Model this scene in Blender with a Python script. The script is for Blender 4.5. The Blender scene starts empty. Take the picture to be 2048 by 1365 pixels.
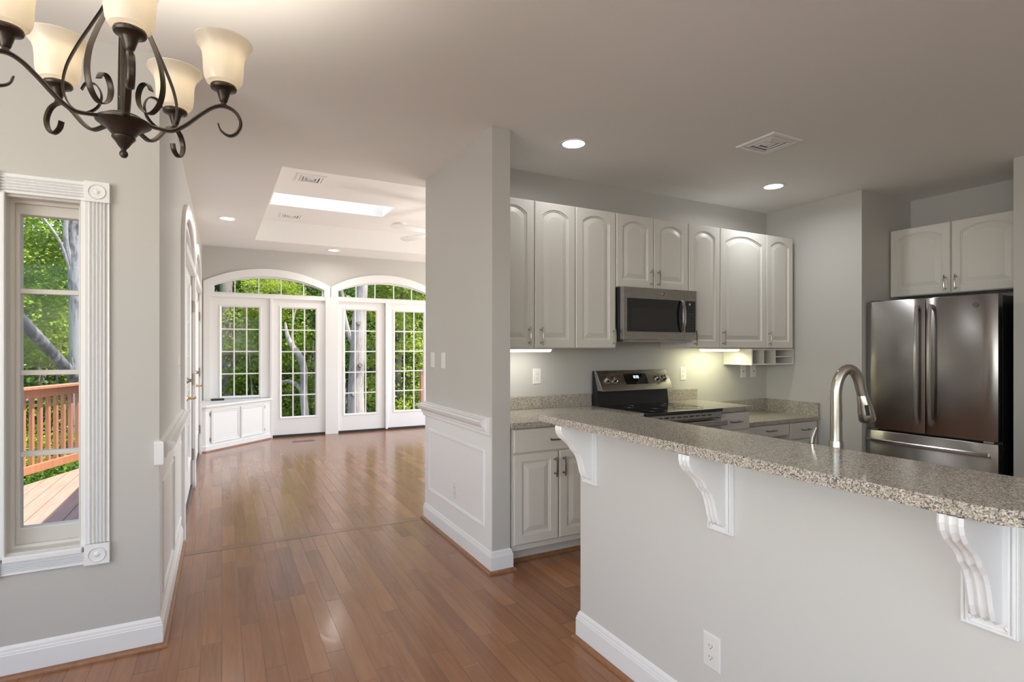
import bpy, math, random
import numpy as np
from mathutils import Vector, Matrix, geometry
random.seed(7)
SC = bpy.context.scene
COL = SC.collection
PI = math.pi

# ------------------------------------------------------------------ camera, light, exposure
cam_d = bpy.data.cameras.new('camera'); cam = bpy.data.objects.new('camera', cam_d); COL.objects.link(cam)
cam.location = (0, 0, 1.377); cam.rotation_euler = (PI/2, 0, -math.radians(28.03))
cam_d.sensor_width = 36; cam_d.lens = 1090.36/2048*36; cam_d.shift_y = 15.34/2048
cam_d.clip_start = 0.05; cam_d.clip_end = 300
SC.camera = cam
SC.view_settings.view_transform = 'Standard'; SC.view_settings.look = 'None'
SC.view_settings.exposure = 0.15; SC.view_settings.gamma = 1.0; SC.view_settings.use_curve_mapping = False
SC.cycles.use_denoising = True
SC.cycles.max_bounces = 8; SC.cycles.diffuse_bounces = 5; SC.cycles.glossy_bounces = 4
SC.cycles.transparent_max_bounces = 12; SC.cycles.transmission_bounces = 6
SC.cycles.caustics_reflective = True; SC.cycles.caustics_refractive = False
SC.cycles.sample_clamp_indirect = 6.0

w = bpy.data.worlds.new('world'); SC.world = w; w.use_nodes = True
nt = w.node_tree; nt.nodes.clear()
wo = nt.nodes.new('ShaderNodeOutputWorld'); bg = nt.nodes.new('ShaderNodeBackground'); sky = nt.nodes.new('ShaderNodeTexSky')
sky.sky_type = 'NISHITA'; sky.sun_disc = False; sky.sun_elevation = math.radians(60); sky.sun_rotation = math.radians(120)
bg.inputs['Strength'].default_value = 0.50
nt.links.new(sky.outputs[0], bg.inputs[0]); nt.links.new(bg.outputs[0], wo.inputs[0])

def sun_lamp():
    l = bpy.data.lights.new('sun', 'SUN'); l.energy = 8.5; l.angle = math.radians(0.6); l.color = (1.0, 0.96, 0.9)
    o = bpy.data.objects.new('sun', l); COL.objects.link(o)
    o.rotation_euler = Vector((-0.32, 0.25, -1.0)).to_track_quat('-Z', 'Y').to_euler(); o.location = (3, -2, 12)
sun_lamp()
def area(name, loc, dirv, sx, sy, power, color=(1, 1, 1), spread=None):
    l = bpy.data.lights.new(name, 'AREA'); l.shape = 'RECTANGLE'; l.size = sx; l.size_y = sy; l.energy = power; l.color = color
    if spread: l.spread = math.radians(spread)
    o = bpy.data.objects.new(name, l); COL.objects.link(o); o.location = loc
    o.rotation_euler = Vector(dirv).to_track_quat('-Z', 'Y').to_euler()
    return o
# added out-of-view fill lamps brightening the rooms, set just outside openings made for them
area('fill_dining_side', (-3.30, -0.3, 1.55), (1, 0.0, 1.5), 3.6, 1.8, 140, (1.0, 0.985, 0.95))
area('fill_dining_back', (-0.6, -2.80, 1.55), (0.3, 1, 2.2), 3.4, 1.8, 36, (1.0, 0.985, 0.95))
area('fill_family_side', (5.6, 6.6, 1.5), (-1, -0.15, 0.40), 4.4, 2.2, 148, (1.0, 0.985, 0.95))
def spot_down(name, loc, power, size, color, sp=150):
    l = bpy.data.lights.new(name, 'AREA'); l.shape = 'DISK'; l.size = size; l.energy = power; l.color = color; l.spread = math.radians(sp)
    o = bpy.data.objects.new(name, l); COL.objects.link(o); o.location = loc
    return o

# ------------------------------------------------------------------ materials
def new_mat(name):
    m = bpy.data.materials.new(name); m.use_nodes = True; t = m.node_tree
    b = t.nodes['Principled BSDF']; return m, t, b
def N(t, typ, **kw):
    n = t.nodes.new(typ)
    for k, v in kw.items():
        if k in n.inputs: n.inputs[k].default_value = v
        else: setattr(n, k, v)
    return n
def simple(name, col, rough=0.5, metal=0.0, bump=0.0, bscale=200, coat=0.0, spec=0.5, vary=0.0):
    m, t, b = new_mat(name)
    b.inputs['Base Color'].default_value = (*col, 1); b.inputs['Roughness'].default_value = rough
    b.inputs['Metallic'].default_value = metal; b.inputs['Coat Weight'].default_value = coat
    b.inputs['Specular IOR Level'].default_value = spec
    tc = N(t, 'ShaderNodeTexCoord')
    if bump:
        n = N(t, 'ShaderNodeTexNoise', Scale=bscale, Detail=2.0); bp = N(t, 'ShaderNodeBump', Strength=bump, Distance=0.002)
        t.links.new(tc.outputs['Object'], n.inputs['Vector']); t.links.new(n.outputs[0], bp.inputs['Height']); t.links.new(bp.outputs[0], b.inputs['Normal'])
    if vary:
        n2 = N(t, 'ShaderNodeTexNoise', Scale=1.3, Detail=1.0); mx = N(t, 'ShaderNodeMix', data_type='RGBA')
        t.links.new(tc.outputs['Object'], n2.inputs['Vector']); t.links.new(n2.outputs[0], mx.inputs['Factor'])
        mx.inputs['A'].default_value = (*[c*(1-vary) for c in col], 1); mx.inputs['B'].default_value = (*[min(1, c*(1+vary)) for c in col], 1)
        t.links.new(mx.outputs['Result'], b.inputs['Base Color'])
    return m
def emis(name, col, st):
    m, t, b = new_mat(name); b.inputs['Base Color'].default_value = (*col, 1)
    b.inputs['Emission Color'].default_value = (*col, 1); b.inputs['Emission Strength'].default_value = st
    return m
def wood_floor():
    m, t, b = new_mat('floor_wood'); L = t.links.new
    tc = N(t, 'ShaderNodeTexCoord'); sp = N(t, 'ShaderNodeSeparateXYZ'); L(tc.outputs['Object'], sp.inputs[0])
    def mth(op, a, c=None):
        n = N(t, 'ShaderNodeMath', operation=op)
        for i, v in enumerate((a, c)):
            if v is None: continue
            if isinstance(v, (int, float)): n.inputs[i].default_value = v
            else: L(v, n.inputs[i])
        return n.outputs[0]
    PW = 0.083
    u = mth('DIVIDE', sp.outputs['X'], PW); row = mth('FLOOR', u); fu = mth('FRACT', u)
    wn = N(t, 'ShaderNodeTexWhiteNoise', noise_dimensions='1D'); L(row, wn.inputs['W'])
    yy = mth('ADD', sp.outputs['Y'], mth('MULTIPLY', wn.outputs['Value'], 7.3))
    v = mth('DIVIDE', yy, 0.82); seg = mth('FLOOR', v); fv = mth('FRACT', v)
    cb = N(t, 'ShaderNodeCombineXYZ'); L(row, cb.inputs[0]); L(seg, cb.inputs[1])
    w2 = N(t, 'ShaderNodeTexWhiteNoise', noise_dimensions='2D'); L(cb.outputs[0], w2.inputs['Vector'])
    # seams
    eu = mth('MINIMUM', fu, mth('SUBTRACT', 1.0, fu)); ev = mth('MINIMUM', fv, mth('SUBTRACT', 1.0, fv))
    du = mth('MULTIPLY', eu, PW); dv = mth('MULTIPLY', ev, 0.82); d = mth('MINIMUM', du, dv)
    seam = N(t, 'ShaderNodeMapRange'); L(d, seam.inputs['Value']); seam.inputs['From Min'].default_value = 0.0002; seam.inputs['From Max'].default_value = 0.0015
    # grain
    mp = N(t, 'ShaderNodeMapping'); mp.inputs['Scale'].default_value = (26, 1.6, 1); L(tc.outputs['Object'], mp.inputs['Vector'])
    off = N(t, 'ShaderNodeVectorMath', operation='ADD'); L(mp.outputs[0], off.inputs[0])
    cb2 = N(t, 'ShaderNodeCombineXYZ'); L(mth('MULTIPLY', w2.outputs['Value'], 37.0), cb2.inputs[1]); L(cb2.outputs[0], off.inputs[1])
    g = N(t, 'ShaderNodeTexNoise', Scale=1.0, Detail=5.0, Roughness=0.6, Distortion=1.2); L(off.outputs[0], g.inputs['Vector'])
    mix = mth('ADD', mth('MULTIPLY', g.outputs[0], 0.75), mth('MULTIPLY', w2.outputs['Value'], 0.45))
    cr = N(t, 'ShaderNodeValToRGB'); L(mix, cr.inputs[0])
    e = cr.color_ramp.elements; e[0].position = 0.15; e[0].color = (0.19, 0.078, 0.038, 1); e[1].position = 1.0; e[1].color = (0.38, 0.185, 0.09, 1)
    k = e.new(0.55); k.color = (0.285, 0.128, 0.060, 1)
    mx = N(t, 'ShaderNodeMix', data_type='RGBA'); L(seam.outputs[0], mx.inputs['Factor']); mx.inputs['A'].default_value = (0.10, 0.043, 0.024, 1); L(cr.outputs[0], mx.inputs['B'])
    L(mx.outputs['Result'], b.inputs['Base Color'])
    b.inputs['Roughness'].default_value = 0.24; b.inputs['Specular IOR Level'].default_value = 0.3; b.inputs['Coat Weight'].default_value = 0.3; b.inputs['Coat Roughness'].default_value = 0.13
    # cupped boards: shallow parabola over each board width, plus grain ripple and seam groove
    c1 = mth('SUBTRACT', fu, 0.5); par = mth('MULTIPLY', mth('MULTIPLY', c1, c1), 0.0016)
    rip = N(t, 'ShaderNodeTexNoise', Scale=9.0, Detail=2.0, Distortion=2.0); L(tc.outputs['Object'], rip.inputs['Vector'])
    h = mth('ADD', mth('ADD', par, mth('MULTIPLY', seam.outputs[0], 0.0010)), mth('MULTIPLY', rip.outputs[0], 0.0009))
    bp = N(t, 'ShaderNodeBump', Strength=0.55, Distance=1.0); L(h, bp.inputs['Height']); L(bp.outputs[0], b.inputs['Normal'])
    bp2 = N(t, 'ShaderNodeBump', Strength=0.55, Distance=1.0); L(h, bp2.inputs['Height']); L(bp2.outputs[0], b.inputs['Coat Normal'])
    return m
def wood_plain(name, c0, c1, rough=0.4, sc=(3, 30, 30)):
    m, t, b = new_mat(name); tc = N(t, 'ShaderNodeTexCoord'); mp = N(t, 'ShaderNodeMapping'); mp.inputs['Scale'].default_value = sc
    n = N(t, 'ShaderNodeTexNoise', Scale=2.0, Detail=4.0, Distortion=0.6); cr = N(t, 'ShaderNodeValToRGB')
    cr.color_ramp.elements[0].color = (*c0, 1); cr.color_ramp.elements[1].color = (*c1, 1); cr.color_ramp.elements[0].position = .3; cr.color_ramp.elements[1].position = .7
    t.links.new(tc.outputs['Object'], mp.inputs[0]); t.links.new(mp.outputs[0], n.inputs['Vector']); t.links.new(n.outputs[0], cr.inputs[0]); t.links.new(cr.outputs[0], b.inputs['Base Color'])
    b.inputs['Roughness'].default_value = rough; return m
def granite():
    m, t, b = new_mat('speckled_quartz'); L = t.links.new
    tc = N(t, 'ShaderNodeTexCoord')
    v1 = N(t, 'ShaderNodeTexVoronoi', Scale=360.0); v2 = N(t, 'ShaderNodeTexVoronoi', Scale=230.0)
    L(tc.outputs['Object'], v1.inputs['Vector']); L(tc.outputs['Object'], v2.inputs['Vector'])
    s1 = N(t, 'ShaderNodeSeparateColor'); L(v1.outputs['Color'], s1.inputs[0]); s2 = N(t, 'ShaderNodeSeparateColor'); L(v2.outputs['Color'], s2.inputs[0])
    r1 = N(t, 'ShaderNodeValToRGB'); L(s1.outputs[0], r1.inputs[0]); r1.color_ramp.interpolation = 'CONSTANT'
    e = r1.color_ramp.elements; e[0].color = (0.38, 0.34, 0.28, 1); e[1].position = 0.34; e[1].color = (0.54, 0.49, 0.42, 1)
    for p, c in ((0.62, (0.18, 0.155, 0.13)), (0.78, (0.70, 0.68, 0.61)), (0.90, (0.30, 0.19, 0.12)), (0.955, (0.045, 0.047, 0.055))):
        k = e.new(p); k.color = (*c, 1)
    r2 = N(t, 'ShaderNodeValToRGB'); L(s2.outputs[1], r2.inputs[0]); r2.color_ramp.interpolation = 'CONSTANT'
    f = r2.color_ramp.elements; f[0].color = (0, 0, 0, 1); f[1].position = 0.86; f[1].color = (1, 1, 1, 1)
    r3 = N(t, 'ShaderNodeValToRGB'); L(s2.outputs[2], r3.inputs[0]); q = r3.color_ramp.elements
    q[0].color = (0.08, 0.09, 0.11, 1); q[1].color = (0.66, 0.62, 0.55, 1)
    mx = N(t, 'ShaderNodeMix', data_type='RGBA'); L(r2.outputs[0], mx.inputs['Factor']); L(r1.outputs[0], mx.inputs['A']); L(r3.outputs[0], mx.inputs['B'])
    L(mx.outputs['Result'], b.inputs['Base Color']); b.inputs['Roughness'].default_value = 0.16
    return m
def steel(name, col=(0.42, 0.40, 0.38), rough=0.27, brushed=(1, 1, 90), aniso=0.5):
    m, t, b = new_mat(name); L = t.links.new
    tc = N(t, 'ShaderNodeTexCoord'); mp = N(t, 'ShaderNodeMapping'); mp.inputs['Scale'].default_value = brushed
    n = N(t, 'ShaderNodeTexNoise', Scale=8.0, Detail=2.0); L(tc.outputs['Object'], mp.inputs[0]); L(mp.outputs[0], n.inputs['Vector'])
    mr = N(t, 'ShaderNodeMapRange'); L(n.outputs[0], mr.inputs['Value']); mr.inputs['To Min'].default_value = rough*0.97; mr.inputs['To Max'].default_value = rough*1.04
    L(mr.outputs[0], b.inputs['Roughness']); b.inputs['Base Color'].default_value = (*col, 1); b.inputs['Metallic'].default_value = 1.0
    b.inputs['Anisotropic'].default_value = aniso
    tg = N(t, 'ShaderNodeTangent', direction_type='RADIAL', axis='Z'); L(tg.outputs[0], b.inputs['Tangent'])
    return m
def glass_mat(name, refl=1.0):
    m = bpy.data.materials.new(name); m.use_nodes = True; t = m.node_tree; t.nodes.clear()
    o = N(t, 'ShaderNodeOutputMaterial'); tr = N(t, 'ShaderNodeBsdfTransparent'); gl = N(t, 'ShaderNodeBsdfGlossy', Roughness=0.01)
    lw = N(t, 'ShaderNodeLayerWeight', Blend=0.5); pw = N(t, 'ShaderNodeMath', operation='POWER'); pw.inputs[1].default_value = 6.0
    sc = N(t, 'ShaderNodeMath', operation='MULTIPLY_ADD'); sc.inputs[1].default_value = 0.6; sc.inputs[2].default_value = 0.01
    mx = N(t, 'ShaderNodeMixShader'); t.links.new(lw.outputs['Facing'], pw.inputs[0]); t.links.new(pw.outputs[0], sc.inputs[0])
    t.links.new(sc.outputs[0], mx.inputs[0]); t.links.new(tr.outputs[0], mx.inputs[1]); t.links.new(gl.outputs[0], mx.inputs[2]); t.links.new(mx.outputs[0], o.inputs[0])
    return m
def frosted():
    m = bpy.data.materials.new('frosted_glass'); m.use_nodes = True; t = m.node_tree; t.nodes.clear()
    o = N(t, 'ShaderNodeOutputMaterial'); d = N(t, 'ShaderNodeBsdfDiffuse'); tr = N(t, 'ShaderNodeBsdfTranslucent'); gl = N(t, 'ShaderNodeBsdfGlossy', Roughness=0.25)
    d.inputs[0].default_value = (0.88, 0.86, 0.82, 1); tr.inputs[0].default_value = (0.70, 0.65, 0.56, 1)
    a = N(t, 'ShaderNodeMixShader'); a.inputs[0].default_value = 0.5; c = N(t, 'ShaderNodeMixShader'); c.inputs[0].default_value = 0.04
    t.links.new(d.outputs[0], a.inputs[1]); t.links.new(tr.outputs[0], a.inputs[2]); t.links.new(a.outputs[0], c.inputs[1]); t.links.new(gl.outputs[0], c.inputs[2]); t.links.new(c.outputs[0], o.inputs[0])
    return m
def leaf_mat(name, ca, cb):
    m = bpy.data.materials.new(name); m.use_nodes = True; t = m.node_tree; t.nodes.clear(); L = t.links.new
    o = N(t, 'ShaderNodeOutputMaterial'); d = N(t, 'ShaderNodeBsdfDiffuse'); tr = N(t, 'ShaderNodeBsdfTranslucent')
    geo = N(t, 'ShaderNodeNewGeometry'); oi = N(t, 'ShaderNodeObjectInfo')
    cr = N(t, 'ShaderNodeMix', data_type='RGBA'); cr.inputs['A'].default_value = (*ca, 1); cr.inputs['B'].default_value = (*cb, 1)
    ad = N(t, 'ShaderNodeMath', operation='MULTIPLY_ADD'); L(geo.outputs['Random Per Island'], ad.inputs[0]); ad.inputs[1].default_value = 0.6
    ml = N(t, 'ShaderNodeMath', operation='MULTIPLY'); L(oi.outputs['Random'], ml.inputs[0]); ml.inputs[1].default_value = 0.4; L(ml.outputs[0], ad.inputs[2])
    L(ad.outputs[0], cr.inputs['Factor']); L(cr.outputs['Result'], d.inputs[0]); L(cr.outputs['Result'], tr.inputs[0])
    a = N(t, 'ShaderNodeMixShader'); a.inputs[0].default_value = 0.42
    L(d.outputs[0], a.inputs[1]); L(tr.outputs[0], a.inputs[2]); L(a.outputs[0], o.inputs[0]); return m
def bark_mat(name, c0, c1, sc=(9, 9, 1.6)):
    m, t, b = new_mat(name); L = t.links.new; tc = N(t, 'ShaderNodeTexCoord'); mp = N(t, 'ShaderNodeMapping'); mp.inputs['Scale'].default_value = sc
    n = N(t, 'ShaderNodeTexNoise', Scale=3.0, Detail=6.0, Roughness=0.7); n2 = N(t, 'ShaderNodeTexNoise', Scale=0.7, Detail=3.0)
    L(tc.outputs['Object'], mp.inputs[0]); L(mp.outputs[0], n.inputs['Vector']); L(tc.outputs['Object'], n2.inputs['Vector'])
    ad = N(t, 'ShaderNodeMath', operation='ADD'); L(n.outputs[0], ad.inputs[0]); L(n2.outputs[0], ad.inputs[1])
    cr = N(t, 'ShaderNodeValToRGB'); L(ad.outputs[0], cr.inputs[0]); cr.color_ramp.elements[0].position = 0.78; cr.color_ramp.elements[1].position = 1.12
    hf = N(t, 'ShaderNodeMath', operation='MULTIPLY'); hf.inputs[1].default_value = 1.0
    cr.color_ramp.elements[0].position = .40; cr.color_ramp.elements[1].position = .56
    ad.operation = 'MULTIPLY_ADD'; ad.inputs[1].default_value = .5; L(n.outputs[0], ad.inputs[0])
    h2 = N(t, 'ShaderNodeMath', operation='MULTIPLY'); h2.inputs[1].default_value = .5; L(n2.outputs[0], h2.inputs[0]); L(h2.outputs[0], ad.inputs[2])
    cr.color_ramp.elements[0].color = (*c0, 1); cr.color_ramp.elements[1].color = (*c1, 1)
    L(cr.outputs[0], b.inputs['Base Color']); b.inputs['Roughness'].default_value = 0.9
    bp = N(t, 'ShaderNodeBump', Strength=0.8, Distance=0.03); L(n.outputs[0], bp.inputs['Height']); L(bp.outputs[0], b.inputs['Normal'])
    return m
M = dict(
 wall=simple('wall_paint', (0.555, 0.545, 0.515), 0.55, bump=0.03, bscale=350, vary=0.02),
 walllight=simple('wall_paint_light', (0.66, 0.655, 0.63), 0.5, bump=0.03, bscale=350, vary=0.015),
 ceil=simple('ceiling_paint', (0.87, 0.865, 0.845), 0.75, vary=0.015),
 trim=simple('white_trim_paint', (0.86, 0.86, 0.86), 0.35, vary=0.01),
 winframe=simple('window_vinyl', (0.66, 0.63, 0.58), 0.4, vary=0.01),
 cab=simple('cabinet_white', (0.69, 0.665, 0.61), 0.33, vary=0.01),
 cabin=simple('cabinet_inside', (0.55, 0.50, 0.43), 0.5, vary=0.02),
 floor=wood_floor(), shoe=wood_plain('shoe_wood', (0.25, 0.11, 0.05), (0.34, 0.165, 0.08), 0.35, (20, 20, 20)),
 granite=granite(), steel=steel('stainless_steel'), steelv=steel('stainless_bright', (0.55, 0.54, 0.51), 0.2, (1, 1, 1)),
 nickel=steel('brushed_nickel', (0.46, 0.43, 0.38), 0.23, (1, 1, 60)), darkpull=steel('dark_pull_metal', (0.24, 0.22, 0.20), 0.33, (1, 1, 1)),
 blackglass=simple('black_glass', (0.008, 0.008, 0.009), 0.05, coat=0.5, vary=0.1), black=simple('black_enamel', (0.012, 0.012, 0.013), 0.3, vary=0.1),
 winglass=simple('oven_window', (0.03, 0.028, 0.026), 0.12, vary=0.05), cream=simple('light_print', (0.5, 0.5, 0.5), 0.5, vary=0.01),
 bronze=simple('bronze_iron', (0.060, 0.048, 0.038), 0.38, 0.75, bump=0.2, bscale=160, vary=0.15),
 frosted=frosted(), glass=glass_mat('window_glass'), brass=simple('brass', (0.62, 0.42, 0.16), 0.25, 1.0, vary=0.05),
 hinge=simple('hinge_metal', (0.28, 0.24, 0.19), 0.4, 1.0, vary=0.05),
 plate=simple('white_plastic', (0.80, 0.79, 0.76), 0.3, vary=0.01), dark=simple('dark_slot', (0.03, 0.028, 0.025), 0.5, vary=0.05),
 thresh=simple('dark_threshold', (0.035, 0.030, 0.026), 0.4, vary=0.1), diffuser=emis('lamp_diffuser', (1.0, 0.98, 0.94), 6.0),
 tubeW=emis('undercabinet_white', (1.0, 0.96, 0.88), 3.0), tubeY=emis('undercabinet_yellow', (1.0, 0.98, 0.70), 3.0),
 led=emis('clock_led', (0.8, 0.9, 1.0), 1.6),
 deck=wood_plain('deck_boards', (0.33, 0.205, 0.145), (0.41, 0.265, 0.195), 0.6, (14, 1.2, 14)), rail=wood_plain('rail_stain', (0.44, 0.18, 0.09), (0.54, 0.24, 0.13), 0.5, (20, 20, 2)),
 siding=simple('outside_siding', (0.62, 0.60, 0.56), 0.7, vary=0.03), black_box=simple('black_plastic', (0.02, 0.022, 0.02), 0.35, vary=0.1),
 leafA=leaf_mat('leaf_spring_green', (0.10, 0.19, 0.025), (0.44, 0.56, 0.07)), leafB=leaf_mat('leaf_deep_green', (0.035, 0.085, 0.02), (0.15, 0.27, 0.045)),
 leafC=leaf_mat('leaf_yellow_green', (0.24, 0.34, 0.04), (0.66, 0.72, 0.12)),
 bark=bark_mat('bark_grey_brown', (0.09, 0.07, 0.05), (0.30, 0.25, 0.20)), barkpale=bark_mat('bark_pale', (0.22, 0.18, 0.15), (0.46, 0.40, 0.34)),
 barkpatch=bark_mat('bark_patchy', (0.055, 0.055, 0.065), (0.38, 0.35, 0.33), (5, 5, 1.2)),
 earth=simple('leaf_litter', (0.12, 0.085, 0.05), 0.95, bump=1.0, bscale=12, vary=0.4),
)
def acrylic():
    m = bpy.data.materials.new('skylight_acrylic'); m.use_nodes = True; t = m.node_tree; t.nodes.clear()
    o = N(t, 'ShaderNodeOutputMaterial'); tr = N(t, 'ShaderNodeBsdfTranslucent'); tr.inputs[0].default_value = (.93, .94, .96, 1); t.links.new(tr.outputs[0], o.inputs[0]); return m
M['acrylic'] = acrylic()

# ------------------------------------------------------------------ mesh helpers
class MB:
    def __init__(s): s.v = []; s.f = []
    def add(s, vs, fs):
        o = len(s.v); s.v += [tuple(p) for p in vs]; s.f += [tuple(i+o for i in f) for f in fs]; return s
    def box(s, x0, x1, y0, y1, z0, z1):
        if x0 > x1: x0, x1 = x1, x0
        if y0 > y1: y0, y1 = y1, y0
        if z0 > z1: z0, z1 = z1, z0
        return s.add([(x0, y0, z0), (x1, y0, z0), (x1, y1, z0), (x0, y1, z0), (x0, y0, z1), (x1, y0, z1), (x1, y1, z1), (x0, y1, z1)],
                     [(0, 3, 2, 1), (4, 5, 6, 7), (0, 1, 5, 4), (1, 2, 6, 5), (2, 3, 7, 6), (3, 0, 4, 7)])
    def rings(s, rings, closed=True, caps=(True, True), loop=False):
        n = len(rings[0]); o = len(s.v); fs = []
        for r in rings: s.v += [tuple(p) for p in r]
        k = len(rings); m = n if closed else n-1
        for i in range(k if loop else k-1):
            for j in range(m):
                a = o+i*n+j; b = o+i*n+(j+1) % n; c = o+((i+1) % k)*n+(j+1) % n; d = o+((i+1) % k)*n+j
                fs.append((a, b, c, d))
        if not loop and closed:
            if caps[0]: fs.append(tuple(o+j for j in reversed(range(n))))
            if caps[1]: fs.append(tuple(o+(k-1)*n+j for j in range(n)))
        s.f += fs; return s
    def lathe(s, prof, n=24, c=(0, 0, 0), axis='z', caps=(True, True)):
        rs = []
        for r, h in prof:
            ring = []
            for j in range(n):
                a = 2*PI*j/n; u, v = r*math.cos(a), r*math.sin(a)
                p = (u, v, h) if axis == 'z' else ((h, u, v) if axis == 'x' else (v, h, u))
                ring.append((c[0]+p[0], c[1]+p[1], c[2]+p[2]))
            rs.append(ring)
        return s.rings(rs, caps=caps)
    def tube(s, pts, r, n=10, caps=True, flat=1.0, up=None):
        pts = [Vector(p) for p in pts]; k = len(pts); rs = []
        rad = r if isinstance(r, (list, tuple)) else [r]*k
        T = [(pts[min(i+1, k-1)]-pts[max(i-1, 0)]).normalized() for i in range(k)]
        u = Vector(up) if up else (Vector((0, 0, 1)) if abs(T[0].z) < .9 else Vector((1, 0, 0)))
        for i in range(k):
            if up is None and i: pass
            u = (u-T[i]*u.dot(T[i])).normalized(); vv = T[i].cross(u)
            rs.append([pts[i]+u*math.cos(2*PI*j/n)*rad[i]+vv*math.sin(2*PI*j/n)*rad[i]*flat for j in range(n)])
        return s.rings(rs, caps=(caps, caps))
    def ribbon(s, pts, width, thick, side):     # flat strap: width along `side`, thickness across
        pts = [Vector(p) for p in pts]; k = len(pts); side = Vector(side).normalized(); rs = []
        wd = width if isinstance(width, (list, tuple)) else [width]*k
        th = thick if isinstance(thick, (list, tuple)) else [thick]*k
        for i in range(k):
            T = (pts[min(i+1, k-1)]-pts[max(i-1, 0)]).normalized(); nn = T.cross(side).normalized()
            a = side*wd[i]/2; b = nn*th[i]/2
            rs.append([pts[i]+a*.6+b, pts[i]-a*.6+b, pts[i]-a+b*.2, pts[i]-a-b*.2, pts[i]-a*.6-b, pts[i]+a*.6-b, pts[i]+a-b*.2, pts[i]+a+b*.2])
        return s.rings(rs)
    def sweep(s, path, prof, closed=False):     # prof: (offset to the left of travel, z)
        path = [Vector((p[0], p[1])) for p in path]; k = len(path); rs = []
        for i in range(k):
            def nrm(a, b):
                d = (b-a).normalized(); return Vector((-d.y, d.x))
            ns = []
            if i > 0 or closed: ns.append(nrm(path[i-1], path[i]))
            if i < k-1 or closed: ns.append(nrm(path[i], path[(i+1) % k]))
            m = sum(ns, Vector((0, 0))).normalized(); sc = 1/max(.3, m.dot(ns[0]))
            rs.append([(path[i].x+m.x*o*sc, path[i].y+m.y*o*sc, z) for o, z in prof])
        return s.rings(rs, loop=closed)
    def frame(s, P, x0, x1, z0, z1, prof, base=0.0):    # rectangular ring; prof: (inset, height); P maps (a, z, out)
        rs = []
        for ins, h in prof:
            rs.append([P(x0+ins, z0+ins, h), P(x1-ins, z0+ins, h), P(x1-ins, z1-ins, h), P(x0+ins, z1-ins, h)])
        rs.append([P(x0+prof[-1][0], z0+prof[-1][0], base), P(x1-prof[-1][0], z0+prof[-1][0], base), P(x1-prof[-1][0], z1-prof[-1][0], base), P(x0+prof[-1][0], z1-prof[-1][0], base)])
        rs.insert(0, [P(x0, z0, base), P(x1, z0, base), P(x1, z1, base), P(x0, z1, base)])
        return s.rings(rs, caps=(False, False), loop=True)
    def poly(s, P, outer, holes, t0, t1):       # plate with holes between depth t0 and t1; P maps (a, z, out)
        loops = [outer]+list(holes)
        tris = geometry.tessellate_polygon([[Vector((a, b, 0)) for a, b in lp] for lp in loops])
        flat = [p for lp in loops for p in lp]; n = len(flat); o = len(s.v)
        s.v += [tuple(P(a, b, t0)) for a, b in flat]+[tuple(P(a, b, t1)) for a, b in flat]
        s.f += [tuple(o+i for i in t) for t in tris]+[tuple(o+n+i for i in reversed(t)) for t in tris]
        q = 0
        for lp in loops:
            m = len(lp)
            for i in range(m): a, b = q+i, q+(i+1) % m; s.f.append((o+a, o+b, o+n+b, o+n+a))
            q += m
        return s
    def strip(s, P, la, lb, t0, t1):            # solid strip between two equal-length open polylines
        rs = [[P(*a, t0), P(*a, t1), P(*b, t1), P(*b, t0)] for a, b in zip(la, lb)]
        return s.rings(rs)
    def build(s, name, mat, parent=None, world=False, smooth=False, bevel=0.0, shift=None):
        me = bpy.data.meshes.new(name); vs = s.v
        if parent is not None and world:
            L = parent.location; vs = [(x-L.x, y-L.y, z-L.z) for x, y, z in vs]
        me.from_pydata(vs, [], s.f); me.materials.append(M[mat] if isinstance(mat, str) else mat)
        import bmesh
        bm = bmesh.new(); bm.from_mesh(me); bmesh.ops.recalc_face_normals(bm, faces=bm.faces); bm.to_mesh(me); bm.free()
        o = bpy.data.objects.new(name, me); COL.objects.link(o)
        if smooth:
            me.shade_smooth()
            try: me.set_sharp_from_angle(angle=math.radians(38))
            except Exception: pass
        if bevel:
            b = o.modifiers.new('bevel', 'BEVEL'); b.width = bevel; b.segments = 2; b.limit_method = 'ANGLE'; b.angle_limit = math.radians(50)
        if parent is not None: o.parent = parent
        return o
def tag(o, label, cat=None, group=None, kind=None):
    o['label'] = label
    if cat: o['category'] = cat
    if group: o['group'] = group
    if kind: o['kind'] = kind
    return o
def thing(name, label, cat, loc=(0, 0, 0), rz=0.0, group=None, kind=None):
    o = bpy.data.objects.new(name, None); COL.objects.link(o); o.location = loc; o.rotation_euler = (0, 0, rz); o.empty_display_size = .05
    return tag(o, label, cat, group, kind)
def kids(o): return [c for c in bpy.data.objects if c.parent == o]
def dup(root, loc, rz, label, **kw):
    r = root.copy(); COL.objects.link(r); r.location = loc; r.rotation_euler = (0, 0, rz); r['label'] = label
    for ch in kids(root):
        c = ch.copy(); COL.objects.link(c); c.parent = r
        for g in kids(ch):
            d = g.copy(); COL.objects.link(d); d.parent = c
    return r
def struct(o, label): o['kind'] = 'structure'; o['label'] = label; return o
def arc(x0, x1, zs, za, n=20):                 # left spring -> apex -> right spring on a circle
    c = (x1-x0)/2; r = za-zs
    if r <= 1e-6: return [(x0+(x1-x0)*i/n, zs) for i in range(n+1)]
    R = (c*c+r*r)/(2*r); th = math.asin(min(1, c/R)); cx = (x0+x1)/2; cz = za-R
    if r > c: th = PI-th
    return [(cx+R*math.sin(-th+2*th*i/n), cz+R*math.cos(-th+2*th*i/n)) for i in range(n+1)]
def ell(x0, x1, zs, za, n=24, p=1.0):          # half-ellipse top
    return [((x0+x1)/2-(x1-x0)/2*math.cos(PI*i/n), zs+(za-zs)*math.sin(PI*i/n)**p) for i in range(n+1)]
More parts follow.
